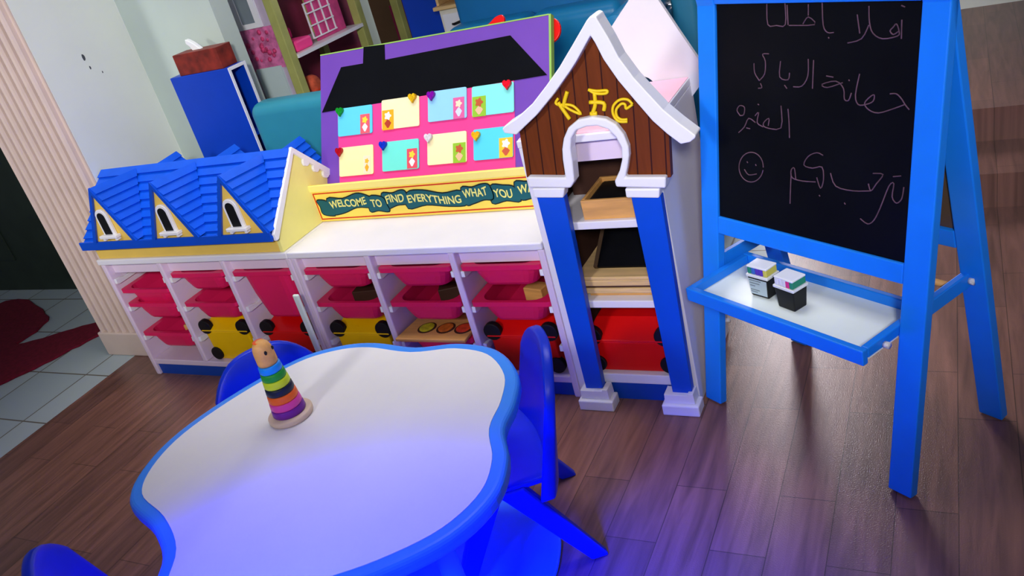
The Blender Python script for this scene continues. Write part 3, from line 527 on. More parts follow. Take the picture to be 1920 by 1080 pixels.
bm = nb(); box(bm, ix0, ix1, 0.385, 0.394, 0.077, UT-0.024); obj('back_panel', bm, M_dark, kf, label='back panel coloured dark for interior shade')  # shade inside the shelf is put into this dark colour
for z in (0.330, 0.583):
    bm = nb(); box(bm, ix0, ix1, 0.0, 0.384, z, z+0.024); obj('shelf', bm, M_white, kf, 0.003)
bm = nb(); box(bm, ix0, ix1, 0.0, 0.384, 0.064, 0.097); obj('bottom_board', bm, M_white, kf, 0.003)
for z0_, z1_ in ((0.0975, 0.3295), (0.3545, 0.5825), (0.6075, UT-0.0245)):  # added dark sheets on the inner sides, painting in the compartment shade
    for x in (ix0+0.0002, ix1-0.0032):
        bm = nb(); box(bm, x, x+0.003, 0.0455, 0.3845, z0_, z1_); obj('shade_lining', bm, M_dark, kf, label='dark lining added for interior shade')
bm = nb(); box(bm, ix0, ix1, 0.008, 0.03, 0.0, 0.0635); obj('plinth', bm, M_kick, kf, label='blue plinth')
bm = nb(); prism(bm, GABLE, 'y', -0.034, -0.012); gb = obj('gable_front', bm, M_planks, kf, label='brown boarded gable')
bm = nb(); prism(bm, TRIM, 'y', -0.062, -0.008); obj('roof_trim', bm, M_trimwhite, kf, 0.006, seg=3, label='white curved roof trim')
bm = nb(); prism(bm, ARCH, 'y', -0.052, -0.010); obj('arch_trim', bm, M_trimwhite, kf, 0.005, seg=3, label='white horseshoe arch trim')
for P, Q in ((CAPL, POSTL), (CAPR, POSTR)):
    bm = nb(); prism(bm, P, 'y', -0.046, -0.008); obj('capital', bm, M_trimwhite, kf, 0.004, label='white capital')
    bm = nb(); prism(bm, Q, 'y', -0.036, -0.010); obj('post', bm, M_blue, kf, 0.002, label='blue tapering post')
for a in ((1.962, 2.074), (2.226, 2.336)):
    bm = nb(); box(bm, a[0], a[1], -0.062, -0.006, 0, 0.036); obj('post_base', bm, M_trimwhite, kf, 0.004, label='white stepped post base')
    bm = nb(); prism(bm, [(a[0]+0.008, 0.0365), (a[1]-0.012, 0.0365), (a[1]-0.014, 0.072), (a[1]-0.030, 0.072), (a[1]-0.032, 0.066), (a[0]+0.012, 0.066), (a[0]+0.010, 0.068)], 'y', -0.050, -0.006); obj('post_base', bm, M_trimwhite, kf, 0.003)
for L_ in LETTERS:
    bm = nb()
    for i, s in enumerate(L_):
        S = spline(s, 4, False); thick = 0.0052 if len(s) <= 3 else 0.0036
        tube(bm, [(p[0], -0.037, p[1]) for p in S], thick, 8)
    obj('letter', bm, M_kfc, gb, 0, True, label='yellow relief letter')
# back panel: same roof outline, with an arched hole
L0 = BACK[0]
bp_pts = [(1.947, 0.02), (2.323, 0.02), (2.323, 0.80)] + [(2.36, 0.84), (2.43, 0.855), (2.42, 0.872)] + BACKR[::-1] + [(2.250, 1.125), (2.232, 1.138), (2.214, 1.128)] + BACK[::-1] + [(1.93, 0.842), (1.947, 0.80)]
bm = nb(); hole = [(2.186+0.040*math.cos(a), 0.826+0.052*math.sin(a)) for a in [math.pi*k/12 for k in range(13)]]
# outline is split in two halves around the arch so that the opening is real
half = [(2.186, 0.02), (2.323, 0.02), (2.323, 0.80), (2.36, 0.84), (2.43, 0.855), (2.42, 0.872)] + BACKR[::-1] + [(2.250, 1.125), (2.232, 1.138), (2.2, 1.112), (2.186, 1.094), (2.186, 0.878)] + [hole[k] for k in range(5, -1, -1)][0:6] + [(2.226, 0.80), (2.186, 0.80)]
prism(bm, half, 'y', 0.3955, 0.412)
half2 = [(2.186, 0.02), (1.947, 0.02), (1.947, 0.80), (1.93, 0.842)] + BACK[:3] + [(2.186, 1.094), (2.186, 0.878)] + [hole[k] for k in range(7, 13)] + [(2.146, 0.80), (2.186, 0.80)]
prism(bm, half2, 'y', 0.3955, 0.412)
obj('rear_gable', bm, M_white, kf, 0, label='white rear gable panel')
for z in (0.085, 0.055):
    bm = nb(); tube(bm, [(UX1, 0.375, z), (UX1+0.016, 0.375, z)], 0.007, 12); obj('peg', bm, M_trimwhite, kf, 0, True)

# contents of the gabled shelf
t = CR = thing('wooden_crate', 'light wooden crate on the upper shelf behind the arch', 'crate', (2.13, 0.1, 0.6072))
z0 = 0.6072
for a in ((2.084, 2.250, 0.012, 0.022), (2.084, 2.250, 0.17, 0.18)):
    bm = nb(); box(bm, a[0], a[1], a[2], a[3], z0, z0+0.058); obj('side_board', bm, M_wood, t, 0.002)
for x in (2.0845, 2.2400):
    bm = nb(); box(bm, x, x+0.0095, 0.0225, 0.1695, z0, z0+0.058); obj('end_board', bm, M_wood, t, 0.002)
bm = nb(); box(bm, 2.0945, 2.2395, 0.0225, 0.1695, z0, z0+0.006); obj('base_board', bm, M_ply, t)
bm = nb(); box(bm, 2.096, 2.238, 0.024, 0.168, z0+0.0062, z0+0.050); tag(obj('dark_fill', bm, M_black, None, 0.008), 'dark block added to darken the open wooden crate behind the arch', 'fill block')  # added dark block, hides the bright inside of the crate
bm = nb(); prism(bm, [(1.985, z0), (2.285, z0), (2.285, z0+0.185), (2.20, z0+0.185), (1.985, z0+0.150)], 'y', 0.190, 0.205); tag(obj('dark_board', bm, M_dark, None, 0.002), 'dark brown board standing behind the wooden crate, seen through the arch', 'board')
bm = nb(); box(bm, 0, 0.018, 0, 0.003, 0, 0.024); o = obj('white_tag', bm, M_tissue); xf_ = o; o.location = (2.222, 0.0135, z0+0.0582); tag(o, 'small white paper tag on the edge of the wooden crate', 'tag')
PL = ['topmost wooden board of the stack below the black slate', 'second wooden board from the top of the stack in the gabled shelf', 'third wooden board of the stack, dark edged', 'fourth wooden board, slightly pulled out of the stack', 'lowest wooden board of the stack, pushed back']
zz = 0.3542
for i, (dx, h, yy, m) in enumerate(((0.028, 0.012, 0.03, M_wood), (0.020, 0.017, 0.02, M_ply), (0.0, 0.009, 0.024, M_dark), (0.004, 0.019, 0.016, M_ply), (0.0, 0.012, 0.014, M_ply))):
    bm = nb(); box(bm, 2.012+dx, 2.29-0.004*i, yy, yy+0.24, zz, zz+h); tag(obj('wooden_board', bm, m, None, 0.003), PL[4-i], 'board', 'wooden boards stacked on the middle shelf'); zz += h+0.0004
t = thing('slate', 'small blackboard slate leaning on the wooden boards in the gabled shelf', 'slate', (2.16, 0.18, zz))
SM = Matrix.Translation((2.17, 0.06, zz+0.0065)) @ Matrix.Rotation(math.radians(-58), 4, 'X')
bm = nb(); box(bm, -0.10, 0.105, -0.004, 0.004, 0.0, 0.23); xf(bm, SM); obj('slate_face', bm, M_chalk, t)
bm = nb()
box(bm, -0.112, -0.1005, -0.006, 0.006, 0, 0.242); box(bm, -0.1005, 0.105, -0.006, 0.006, 0.2305, 0.242); xf(bm, SM); obj('slate_frame', bm, M_hard, t)
spot_box('red lidded box at the bottom of the gabled house shelf', 2.135, 0.012, 0.0972, 0.262, M_red, 0.207, 0.258)

# ---------------------------------------------------------------- easel
es = thing('easel', 'bright blue double-sided standing easel with a blackboard and white tray', 'easel', (2.358, 0.01, 0), EROT)
th = math.atan(0.171)
FM = Matrix.Rotation(-th, 4, 'X')                                     # front frame: local x across, z up the leg
BM_ = Matrix.Translation((0, 0.40, 0)) @ Matrix.Rotation(th, 4, 'X')
S1 = 1.165
def ep(name, a, Mx, m, bev=0.003, label=None):
    bm = nb(); box(bm, *a); xf(bm, Mx); return obj(name, bm, m, es, bev, local=True, label=label)
for Mx, y0, y1 in ((FM, 0.0, 0.026), (BM_, -0.026, 0.0)):
    for x in (-0.031, 0.568):
        ep('leg', (x, x+0.059, y0, y1, 0.006, S1), Mx, M_easel)
    ep('lower_rail', (0.0285, 0.5675, y0, y1, 0.528, 0.575), Mx, M_easel)
    ep('upper_rail', (0.0285, 0.5675, y0, y1, 1.115, 1.16), Mx, M_easel)
ep('blackboard', (0.0285, 0.5675, 0.008, 0.016, 0.5755, 1.1145), FM, M_chalk, 0.0, 'blackboard with Arabic chalk greeting')
ep('rear_board', (0.0285, 0.5675, -0.016, -0.008, 0.5755, 1.1145), BM_, M_hard, 0.0, 'brown hardboard rear panel')
bb = [o for o in es.children if o.name.startswith('blackboard')][0]
for s in CHALK:
    bm = nb(); S = spline(s, 3, False) if len(s) > 2 else s
    tube(bm, [(p[0], 0.0075, p[1]) for p in S], 0.0014, 6); xf(bm, FM)
    o = obj('chalk_stroke', bm, M_chalkline, bb, 0, False, local=True)
for x in (0.006, 0.572):                                              # side arms
    ep('side_arm', (x, x+0.018, 0.103, 0.322, 0.414, 0.452), Matrix.Identity(4), M_easel)
    bm = nb(); tube(bm, [(x+0.0182, 0.300, 0.433), (x+0.030, 0.300, 0.433)], 0.009, 12); obj('bolt', bm, M_silver, es, 0, True, local=True)
bm = nb(); tube(bm, [(0.0245, 0.255, 0.436), (0.5715, 0.255, 0.436)], 0.008, 12); obj('dowel', bm, M_wood, es, 0, True, local=True, label='wooden dowel')
bm = nb(); box(bm, 0.034, 0.563, -0.035, 0.165, 0.392, 0.398); obj('tray_base', bm, M_tray, es, 0, local=True, label='white tray bottom')
for a in ((0.030, 0.567, -0.053, -0.0355, 0.386, 0.424), (0.030, 0.567, 0.1655, 0.182, 0.386, 0.424), (0.030, 0.048, -0.035, 0.165, 0.3985, 0.424), (0.549, 0.567, -0.035, 0.165, 0.3985, 0.424)):
    ep('tray_rim', a, Matrix.Identity(4), M_easel, 0.003)
bm = nb(); tube(bm, [(0.5672, 0.02, 0.405), (0.5800, 0.02, 0.405)], 0.008, 12); obj('peg', bm, M_silver, es, 0, True, local=True)
EM = es.matrix_basis
def markers(label, x, y, w, d, labelled, tops):
    p = EM @ Vector((x, y, 0.3985)); t = thing('marker_box', label, 'marker box', tuple(p), EROT+(0.06 if labelled else -0.04), 'boxes of markers on the easel tray')
    bm = nb(); A = [(-w/2+.004, -d/2+.003), (w/2-.004, -d/2+.003), (w/2-.004, d/2-.003), (-w/2+.004, d/2-.003)]; B = [(-w/2, -d/2), (w/2, -d/2), (w/2, d/2), (-w/2, d/2)]
    a = [bm.verts.new((q[0], q[1], 0)) for q in A]; b = [bm.verts.new((q[0], q[1], 0.056)) for q in B]; bm.faces.new(a[::-1]); bm.faces.new(b)
    for k in range(4): bm.faces.new((a[k], a[(k+1) % 4], b[(k+1) % 4], b[k]))
    obj('cup', bm, M_black, t, 0.003, local=True, label='black cup')
    if labelled:
        bm = nb(); bm.faces.new([bm.verts.new(q) for q in ((-w/2+.005, -d/2+.0022, 0.006), (w/2-.007, -d/2+.0022, 0.006), (w/2-.003, -d/2-.0006, 0.052), (-w/2+.002, -d/2-.0006, 0.052))]); lb = obj('paper_label', bm, M_label, t, local=True)
        bm = nb()
        for k, (z, l) in enumerate(((0.046, .7), (0.038, .6), (0.030, .3), (0.018, .55), (0.012, .4))): box(bm, -w/2+.006, -w/2+.006+l*w*0.8, -d/2-.0012+(0.052-z)*0.06, -d/2-.0004+(0.052-z)*0.06, z, z+0.0025)
        obj('print_lines', bm, M_grey, lb, local=False) if False else obj('print_lines', bm, M_grey, t, local=True)
    bm = nb(); box(bm, -w/2-.0025, w/2+.0025, -d/2-.0025, d/2+.0025, 0.0562, 0.064); obj('lid_rim', bm, M_clear, t, 0.002, local=True, label='clear plastic lid rim')
    n = len(tops)
    for k, c in enumerate(tops):
        x0 = -w/2+0.001+(w-0.002)*k/n
        bm = nb(); box(bm, x0+.0004, x0+(w-0.002)/n-.0004, -d/2+.001, d/2-.001, 0.0642, 0.082); obj('marker_cap', bm, c, t, 0.002, local=True)
    bm = nb(); box(bm, -w/2, w/2, -d/2, d/2, 0.0822, 0.088); obj('lid_top', bm, M_clear, t, 0.004, local=True, label='clear plastic lid')
mg, mb2, mp, my, mpk, mw = [mat(n_, c_, 0.4, 0.05) for n_, c_ in (('cap_green', (40, 140, 110)), ('cap_blue', (60, 110, 190)), ('cap_purple', (90, 60, 180)), ('cap_yellow', (212, 206, 90)), ('cap_pink', (226, 60, 130)), ('cap_white', (226, 228, 232)))]
markers('marker box with a pale paper label, nearer the far end of the easel tray', 0.196, 0.062, 0.062, 0.044, True, [mg, mb2, mp, mp, my])
markers('plain black marker box with a white and pink lid on the easel tray', 0.292, 0.052, 0.060, 0.048, False, [mw, mw, mw, mpk, mg])

# ---------------------------------------------------------------- play table
OUT = [(1.371, -1.096), (1.306, -1.0), (1.288, -0.864), (1.335, -0.690), (1.420, -0.535), (1.520, -0.466), (1.625, -0.446), (1.765, -0.462), (1.885, -0.440), (2.005, -0.465), (2.10, -0.555), (2.140, -0.66), (2.155, -0.751), (2.205, -0.84), (2.226, -0.945), (2.19, -1.06), (2.10, -1.16), (1.99, -1.24), (1.88, -1.32), (1.76, -1.36), (1.66, -1.30), (1.60, -1.215), (1.50, -1.150)]
tb = thing('play_table', 'low cloud-shaped play table with white top and blue rim', 'table', (1.75, -0.9, 0))
S = spline(OUT, 5)
bm = nb(); prism(bm, S, 'z', 0.462, 0.500); obj('table_rim', bm, M_rim, tb, 0.013, seg=4, label='blue rounded table rim')
bm = nb(); prism(bm, inset(S, 0.032), 'z', 0.4995, 0.5015); obj('table_top', bm, M_tabletop, tb, 0.0, label='white table top')
for x, y in ((1.62, -0.53), (2.06, -0.95), (1.59, -0.965), (1.82, -1.16)):
    bm = nb(); lathe(bm, [(0.030, 0.0145), (0.024, 0.05), (0.022, 0.4615)], x, y, 20); obj('leg', bm, M_rim, tb, 0, True)
bm = nb(); prism(bm, inset(S, 0.012), 'z', 0.0, 0.014); obj('base_plate', bm, M_rim, tb, 0.004, label='light blue floor plate')

# stacking toy
TX, TY = 1.590, -0.770
st = thing('stacking_toy', 'wooden stacking toy with rainbow rings and a peg head', 'toy', (TX, TY, 0.5017))
bm = nb(); lathe(bm, [(0.052, 0.0), (0.054, 0.004), (0.054, 0.011), (0.051, 0.014)], 0, 0, 40); obj('base_disc', bm, mat('pale_maple', (226, 200, 176), 0.5, 0.08), st, 0, True, local=True)
rings = [((120, 36, 160), 'purple'), ((226, 70, 170), 'pink'), ((244, 104, 36), 'orange'), ((22, 30, 56), 'navy'), ((206, 226, 40), 'lime'), ((34, 150, 50), 'green'), ((16, 140, 236), 'blue')]
z = 0.0142; h = 0.0195
for i, (c, n_) in enumerate(rings):
    r0 = 0.0405-0.0022*i; r1 = 0.0405-0.0022*(i+1)+0.0008
    bm = nb(); lathe(bm, [(r0-0.002, z), (r0, z+0.003), (r1, z+h-0.003), (r1-0.002, z+h-0.0004)], 0, 0, 40); obj('ring', bm, mat('ring_'+n_, c, 0.4, 0.05), st, 0, True, local=True, label=n_+' ring'); z += h
bm = nb(); lathe(bm, [(0.0225, z), (0.0240, z+0.006), (0.0235, z+0.03), (0.0222, z+0.042), (0.0185, z+0.052), (0.012, z+0.059), (0.003, z+0.061)], 0, 0, 32); hd = obj('head', bm, M_wood, st, 0, True, local=True)
bm = nb(); lathe(bm, [(0.0002, z+0.0606), (0.013, z+0.0592), (0.0135, z+0.0585), (0.002, z+0.0595)], -0.003, 0.0, 20); obj('hair_spot', bm, mat('orange_red', (226, 90, 40), 0.5, 0.1), hd, 0, True, local=True)
for a in (-0.55, 0.5):
    bm = nb(); ball(bm, (0.0232*math.cos(a), 0.0232*math.sin(a), z+0.036), 0.0045, 0.6, 0.9, 1.2, 10); obj('eye', bm, M_black, hd, 0, True, local=True)

# ---------------------------------------------------------------- chairs
def make_chair(label, loc, rotz):
    c = thing('toddler_chair', label, 'chair', loc, rotz, 'blue plastic chairs round the table')
    def shell(bm, f, nu, nv, t):
        V = [[[bm.verts.new(f(i/nu, j/nv, s)) for j in range(nv+1)] for i in range(nu+1)] for s in (0, 1)]
        for s in (0, 1):
            for i in range(nu):
                for j in range(nv): bm.faces.new((V[s][i][j], V[s][i+1][j], V[s][i+1][j+1], V[s][i][j+1]))
        for i in range(nu):
            for j in (0, nv): bm.faces.new((V[0][i][j], V[0][i+1][j], V[1][i+1][j], V[1][i][j]))
        for j in range(nv):
            for i in (0, nu): bm.faces.new((V[0][i][j], V[0][i][j+1], V[1][i][j+1], V[1][i][j]))
    def bk(u, v, s):
        a = 2*u-1; zt = 0.545-0.085*abs(a)**3.0; zb = 0.205
        z = zb+(zt-zb)*v; w = 0.160-0.014*v
        y = -0.112-0.075*v+0.034*abs(a)**2.2 - (0.038*(1-0.35*v) if s else 0.0)
        return (a*w, y, z)
    bm = nb(); shell(bm, bk, 16, 10, 0.02); obj('backrest', bm, M_chair, c, 0.006, True, local=True)
    def sd(u, v, s):
        a = 2*u-1; b = 2*v-1
        return (a*0.150, b*0.138+0.004, 0.272-0.012*(1-a*a)*(1-b*b)-0.02*max(0, b)**4 - (0.018 if s else 0))
    bm = nb(); shell(bm, sd, 12, 10, 0.02); obj('seat', bm, M_chair, c, 0.005, True, local=True)
    for sx in (-1, 1):
        for (ya, yf) in ((-0.02, -0.182), (0.03, 0.160)):
            bm = nb(); zf = 0.0 if yf < 0 else 0.0145
            top = [(sx*0.128, ya-0.035, 0.262), (sx*0.154, ya-0.035, 0.262), (sx*0.154, ya+0.035, 0.262), (sx*0.128, ya+0.035, 0.262)]
            bot = [(sx*0.146, yf-0.022, zf), (sx*0.172, yf-0.022, zf), (sx*0.172, yf+0.022, zf), (sx*0.146, yf+0.022, zf)]
            A = [bm.verts.new(p) for p in bot]; B = [bm.verts.new(p) for p in top]; bm.faces.new(A); bm.faces.new(B)
            for k in range(4): bm.faces.new((A[k], A[(k+1) % 4], B[(k+1) % 4], B[k]))
            obj('leg', bm, M_chair, c, 0.006, local=True)
    return c
fa = lambda fx, fy: math.atan2(fy, fx) - math.pi/2
ch = make_chair('blue plastic chair tucked in between the table and the gabled house', (1.975, -0.585, 0), fa(-0.818, -0.576))
dup(ch, (1.470, -0.677, 0), 'blue plastic chair behind the stacking toy, its back toward the shelf', None, fa(0.819, -0.573))
dup(ch, (1.484, -1.172, 0), 'blue plastic chair at the near end of the table, cut off by the picture corner', None, fa(0.60, 0.80))

# ---------------------------------------------------------------- things behind the shelf
bcs = thing('narrow_bookcase', 'tall deep-blue narrow bookcase with a tissue box on top', 'bookcase', (0.33, 0.6, 0), 0)
bx0, bx1, by0, by1, bz = 0.170, 0.492, 0.552, 0.655, 1.083
bm = nb(); box(bm, bx0, bx1, by0, by0+0.012, 0, bz); obj('side_panel', bm, M_cab, bcs, 0.002)
bm = nb(); box(bm, bx0, bx1, by1-0.012, by1, 0, bz); obj('side_panel', bm, M_cab, bcs, 0.002)
bm = nb(); box(bm, bx0, bx0+0.01, by0+0.0125, by1-0.0125, 0, bz); obj('back_panel', bm, M_cab, bcs)
for z in (0.02, 0.45, 0.80, bz-0.012):
    bm = nb(); box(bm, bx0+0.0105, bx1-0.004, by0+0.0125, by1-0.0125, z, z+0.012); obj('shelf', bm, M_cab, bcs)
bm = nb()
for a in ((by0, by0+0.0122), (by1-0.0122, by1)): box(bm, bx1+0.0002, bx1+0.004, a[0], a[1], 0, bz)
box(bm, bx1-0.004, bx1+0.004, by0+0.0125, by1-0.0125, bz-0.012, bz); obj('edge_band', bm, M_trimwhite, bcs, label='white front edge band')
tx = thing('tissue_box', 'dark red patterned tissue box on the blue bookcase', 'tissue box', (0.36, 0.60, bz+0.0005), 0.0)
bm = nb(); box(bm, -0.135, 0.105, -0.04, 0.045, 0, 0.083); obj('carton', bm, M_box, tx, 0.002, local=True)
bm = nb(); prism(bm, [(-0.05, 0.0832), (-0.005, 0.0832), (-0.030, 0.108), (-0.055, 0.125), (-0.068, 0.130), (-0.072, 0.112), (-0.058, 0.100)], 'y', -0.008, 0.012); obj('tissue', bm, M_tissue, tx, 0.003, local=True, label='white tissue pulled up')

# doll house (against the alcove wall, rooms open to the right)
dh = thing('doll_house', 'large pink doll house with cream corner posts behind the blue bookcase', 'doll house', (0.26, 1.3, 0))
HX0, HX1, HY0, HY1, HZ = 0.105, 0.42, 1.0, 1.62, 1.62
for x, y in ((HX0, HY0), (HX1-0.04, HY0), (HX1-0.04, HY1-0.045), (HX0, HY1-0.045), (HX1-0.035, HY1+0.30)):
    bm = nb(); box(bm, x, x+0.045, y, y+0.045, 0, HZ); obj('corner_post', bm, M_cream, dh, 0.004, label='cream painted post')
bm = nb(); box(bm, HX0+0.0455, HX1-0.0405, HY0+0.012, HY0+0.024, 0, HZ); sw = obj('side_wall', bm, mat('pale_lilac_panel', (186, 172, 190), 0.6, 0.1, 14), dh, label='pale side wall with a pink rose band')
bm = nb(); box(bm, HX0+0.05, HX1-0.045, HY0+0.0085, HY0+0.0118, 0.965, 1.148); obj('rose_band', bm, mat('rose_pink_band', (206, 110, 160), 0.6, 0.35, 40), sw, label='pink rose band')
bm = nb()
for a in ((0.190, 0.222, 1.15, 1.36), (0.300, 0.330, 1.15, 1.36), (0.222, 0.300, 1.15, 1.172), (0.222, 0.300, 1.335, 1.36)): box(bm, a[0], a[1], HY0+0.001, HY0+0.0118, a[2], a[3])
obj('window_frame', bm, M_trimwhite, sw); 
bm = nb(); box(bm, 0.222, 0.300, HY0+0.006, HY0+0.0115, 1.172, 1.335); obj('window_pane', bm, M_grey, sw)
bm = nb(); box(bm, 0.205, 0.35, HY0+0.001, HY0+0.0118, 0.55, 0.975); obj('door', bm, mat('pale_blue_door', (196, 214, 214), 0.5, 0.03), sw)
bm = nb()
for k in range(26):
    ball(bm, (random.uniform(0.16, 0.37), HY0+0.006, random.uniform(1.0, 1.13)), random.uniform(0.006, 0.013), 1, 0.5, 1, 8)
obj('roses', bm, mat('rose_mix', (196, 60, 110), 0.6, 0.5, 60), sw, 0, True)
bm = nb(); box(bm, HX0+0.002, HX0+0.014, HY0+0.046, HY1+0.34, 0, HZ-0.01); obj('back_wall', bm, M_maroon, dh, label='dark pink rear wall')
for z in (0.45, 0.72, 0.985, 1.28):
    bm = nb(); box(bm, HX0+0.0145, HX1+0.012, HY0+0.0455, HY1-0.0455, z, z+0.016); obj('room_floor', bm, M_trimwhite, dh, label='white room floor')
bm = nb()
for a in ((0.30, 0.315, 1.29, 1.52),): box(bm, HX1-0.06, HX1-0.05, a[2], a[3], 1.002, 1.20)
rp = obj('room_panel', bm, M_dpink, dh, label='pink room panel')
bm = nb()
for y0 in (1.25, 1.31, 1.37, 1.43): box(bm, HX1-0.046, HX1-0.040, y0, y0+0.006, 1.02, 1.18)
for z in (1.02, 1.075, 1.13, 1.175): box(bm, HX1-0.0395, HX1-0.036, 1.25, 1.436, z, z+0.006)
obj('lattice_window', bm, M_trimwhite, dh)
def doll(name, label, x, y, z, m, s, cat):
    bm = nb(); lathe(bm, [(0.035*s, 0), (0.038*s, 0.02*s), (0.02*s, 0.06*s), (0.016*s, 0.085*s), (0.004*s, 0.09*s)], x, y, 16)
    bm2 = bm
    for v in bm2.verts: v.co.z += z
    tag(obj(name, bm2, m, None, 0, True), label, cat)
bm = nb(); box(bm, HX1-0.16, HX1-0.02, HY0+0.09, HY0+0.21, 1.0015, 1.05); box(bm, HX1-0.16, HX1-0.12, HY0+0.09, HY0+0.21, 1.0502, 1.10); tag(obj('doll_sofa', bm, M_magenta, None, 0.010), 'hot pink miniature sofa on the doll house shelf', 'doll furniture')
bm = nb(); box(bm, HX1-0.14, HX1-0.02, HY0+0.10, HY0+0.24, 0.7365, 0.80); ball(bm, (HX1-0.08, HY0+0.17, 0.835), 0.045); tag(obj('soft_toy', bm, mat('orange_red_plush', (206, 90, 60), 0.8, 0.4, 30), None, 0.008, True), 'orange red soft toy in the lower doll house room', 'soft toy')
ad = thing('toy_castle_door', 'maroon toy door in a pale frame beyond the doll house', 'toy door', (0.42, 1.98, 0))
bm = nb(); box(bm, 0.33, 0.455, 1.98, 1.99, 0, 1.00); box(bm, 0.345, 0.44, 1.98, 1.99, 1.0005, 1.03); obj('door_leaf', bm, M_maroon, ad, 0.004)
bm = nb(); prism(bm, [(0.458, 0), (0.485, 0), (0.485, 1.02), (0.45, 1.05), (0.44, 1.032), (0.458, 0.98)], 'y', 1.975, 1.995); obj('door_frame', bm, M_wallg, ad, 0.003)
bm = nb(); box(bm, 0.20, 0.72, 2.0, 2.02, 0, 1.40); obj('rear_board', bm, M_hard, ad)

bc2 = thing('blue_cabinet', 'plain blue cabinet side beside the white dresser at the back', 'cabinet', (0.85, 1.55, 0))
bm = nb(); box(bm, 0.735, 0.93, 1.50, 1.515, 0, 1.45); obj('side_panel', bm, M_cab, bc2, 0.003)
bm = nb(); box(bm, 0.735, 0.93, 1.5155, 1.85, 0, 1.44); obj('cabinet_body', bm, M_cab, bc2, 0.003)
dr = thing('toy_dresser', 'small white wooden dresser with a dark handle behind the pin board', 'dresser', (1.06, 1.45, 0))
bm = nb(); box(bm, 0.975, 1.135, 1.40, 1.62, 0, 1.015); obj('dresser_body', bm, mat('cream_white_wood', (226, 222, 206), 0.5, 0.06), dr, 0.004)
bm = nb(); box(bm, 0.955, 1.145, 1.385, 1.62, 1.0155, 1.032); obj('dresser_top', bm, M_ply, dr, 0.003)
bm = nb(); box(bm, 0.990, 1.125, 1.392, 1.3995, 0.90, 0.995); d_ = obj('drawer', bm, M_trimwhite, dr, 0.002)
bm = nb(); tube(bm, [(1.035, 1.386, 0.950), (1.045, 1.378, 0.950), (1.075, 1.378, 0.956), (1.085, 1.386, 0.956)], 0.0055, 8); obj('handle', bm, M_black, d_, 0, True, label='dark handle')
bm = nb(); box(bm, 0.965, 0.978, 1.41, 1.60, 1.0325, 1.30); box(bm, 1.122, 1.135, 1.41, 1.60, 1.0325, 1.30); box(bm, 0.9785, 1.1215, 1.585, 1.60, 1.0325, 1.30); box(bm, 0.9785, 1.1215, 1.41, 1.58, 1.09, 1.102); obj('shelf_rack', bm, M_ply, dr, 0.002)

# teal armchair, its rounded back toward the pin board
ac = thing('teal_armchair', 'teal armchair whose rounded back rises behind the blue toy roof', 'armchair', (0.82, 0.72, 0))
bm = nb(); box(bm, 0.515, 1.10, 0.535, 0.66, 0.10, 0.928); obj('back', bm, M_teal, ac, 0.045, True, 6)
bm = nb(); box(bm, 0.59, 1.03, 0.662, 0.98, 0.12, 0.42); obj('seat_cushion', bm, M_teal, ac, 0.03, True, 4)
for x in (0.515, 1.035):
    bm = nb(); box(bm, x, x+0.07, 0.662, 0.98, 0.10, 0.60); obj('armrest', bm, M_teal, ac, 0.025, True, 4)
bm = nb()
box(bm, 0.53, 1.08, 0.56, 0.96, 0.0, 0.095); obj('plinth', bm, M_black, ac)

so = thing('blue_sofa', 'sky blue leather sofa with a rolled arm behind the pin board', 'sofa', (1.6, 1.2, 0))
bm = nb(); box(bm, 1.16, 1.93, 1.215, 1.40, 0.08, 1.30); obj('back_frame', bm, mat('deep_teal_leather', (24, 112, 172), 0.4, 0.06), so, 0.03, True, 4)
for x0, x1 in ((1.165, 1.54), (1.545, 1.92)):
    bm = nb(); box(bm, x0, x1, 1.06, 1.213, 0.40, 0.985); obj('back_cushion', bm, M_sofa, so, 0.045, True, 5)
    bm = nb(); box(bm, x0, x1, 0.70, 1.055, 0.16, 0.40); obj('seat_cushion', bm, M_sofa, so, 0.04, True, 5)
bm = nb(); tube(bm, [(1.985, 0.80, 0.93), (1.985, 1.40, 0.93)], 0.055, 24); obj('rolled_arm', bm, M_sofa, so, 0.01, True)
bm = nb(); box(bm, 1.935, 2.035, 0.80, 1.40, 0.08, 0.875); obj('arm_side', bm, M_sofa, so, 0.01)
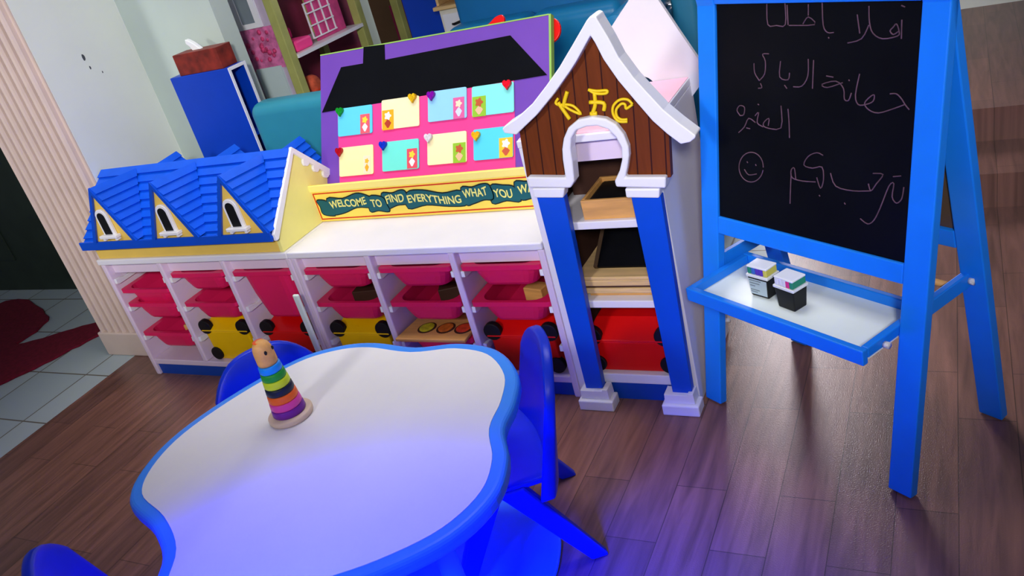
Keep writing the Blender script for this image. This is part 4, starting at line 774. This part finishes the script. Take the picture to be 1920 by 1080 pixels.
bm = nb(); box(bm, 1.17, 1.93, 0.74, 1.38, 0.0, 0.078); obj('sofa_base', bm, M_black, so)
bm = nb(); ball(bm, (1.655, 0.97, 0.50), 0.11, 1.3, 0.8, 0.9, 20); tag(obj('pale_cushion', bm, mat('aqua_cushion', (110, 190, 220), 0.5, 0.06), None, 0, True), 'pale aqua cushion on the sky blue sofa seat', 'cushion')
s2 = thing('teal_sofa_chair', 'teal leather chair seen between the white rear gable and the easel', 'armchair', (2.45, 1.3, 0))
bm = nb(); box(bm, 2.045, 2.15, 1.25, 1.42, 0.06, 1.25); obj('back', bm, mat('slate_teal_leather', (36, 116, 150), 0.45, 0.06), s2, 0.03, True, 4)
bm = nb(); box(bm, 2.045, 2.15, 1.10, 1.248, 0.06, 0.42); obj('seat', bm, M_sofa, s2, 0.03, True, 4)
bm = nb(); prism(bm, [(1.862+0.036*math.cos(2*math.pi*k/24), 0.548+0.040*math.sin(2*math.pi*k/24)) for k in range(24)], 'y', 0.0225, 0.034); tag(obj('foam_disc', pbpart(bm), M_red, None, 0.003), 'red round foam disc behind the top right corner of the pin board', 'foam disc')
bm = nb(); prism(bm, spline([(1.60, 0.585), (1.64, 0.604), (1.665, 0.622), (1.690, 0.625), (1.698, 0.605), (1.68, 0.585)], 4), 'y', 0.0225, 0.034); tag(obj('foam_leaf', pbpart(bm), M_red, None, 0.003), 'small red foam leaf peeping over the top edge of the pin board', 'foam leaf')

# ---------------------------------------------------------------- maroon rug by the doorway
P = spline([(-1.9, 0.60), (-1.35, 0.46), (-1.22, 0.30), (-1.20, 0.17), (-0.98, 0.30), (-0.80, 0.40), (-0.66, 0.36), (-0.72, 0.22), (-0.80, 0.02), (-0.90, -0.16), (-1.05, -0.32), (-1.5, -0.30), (-1.95, -0.1)], 5)
P = [(x+random.uniform(-.008, .008), y+random.uniform(-.008, .008)) for x, y in P]
bm = nb(); prism(bm, P, 'z', 0.0005, 0.012); tag(obj('shag_rug', bm, M_rug, None, 0.003), 'dark maroon star-shaped shag rug on the pale tiles', 'rug')
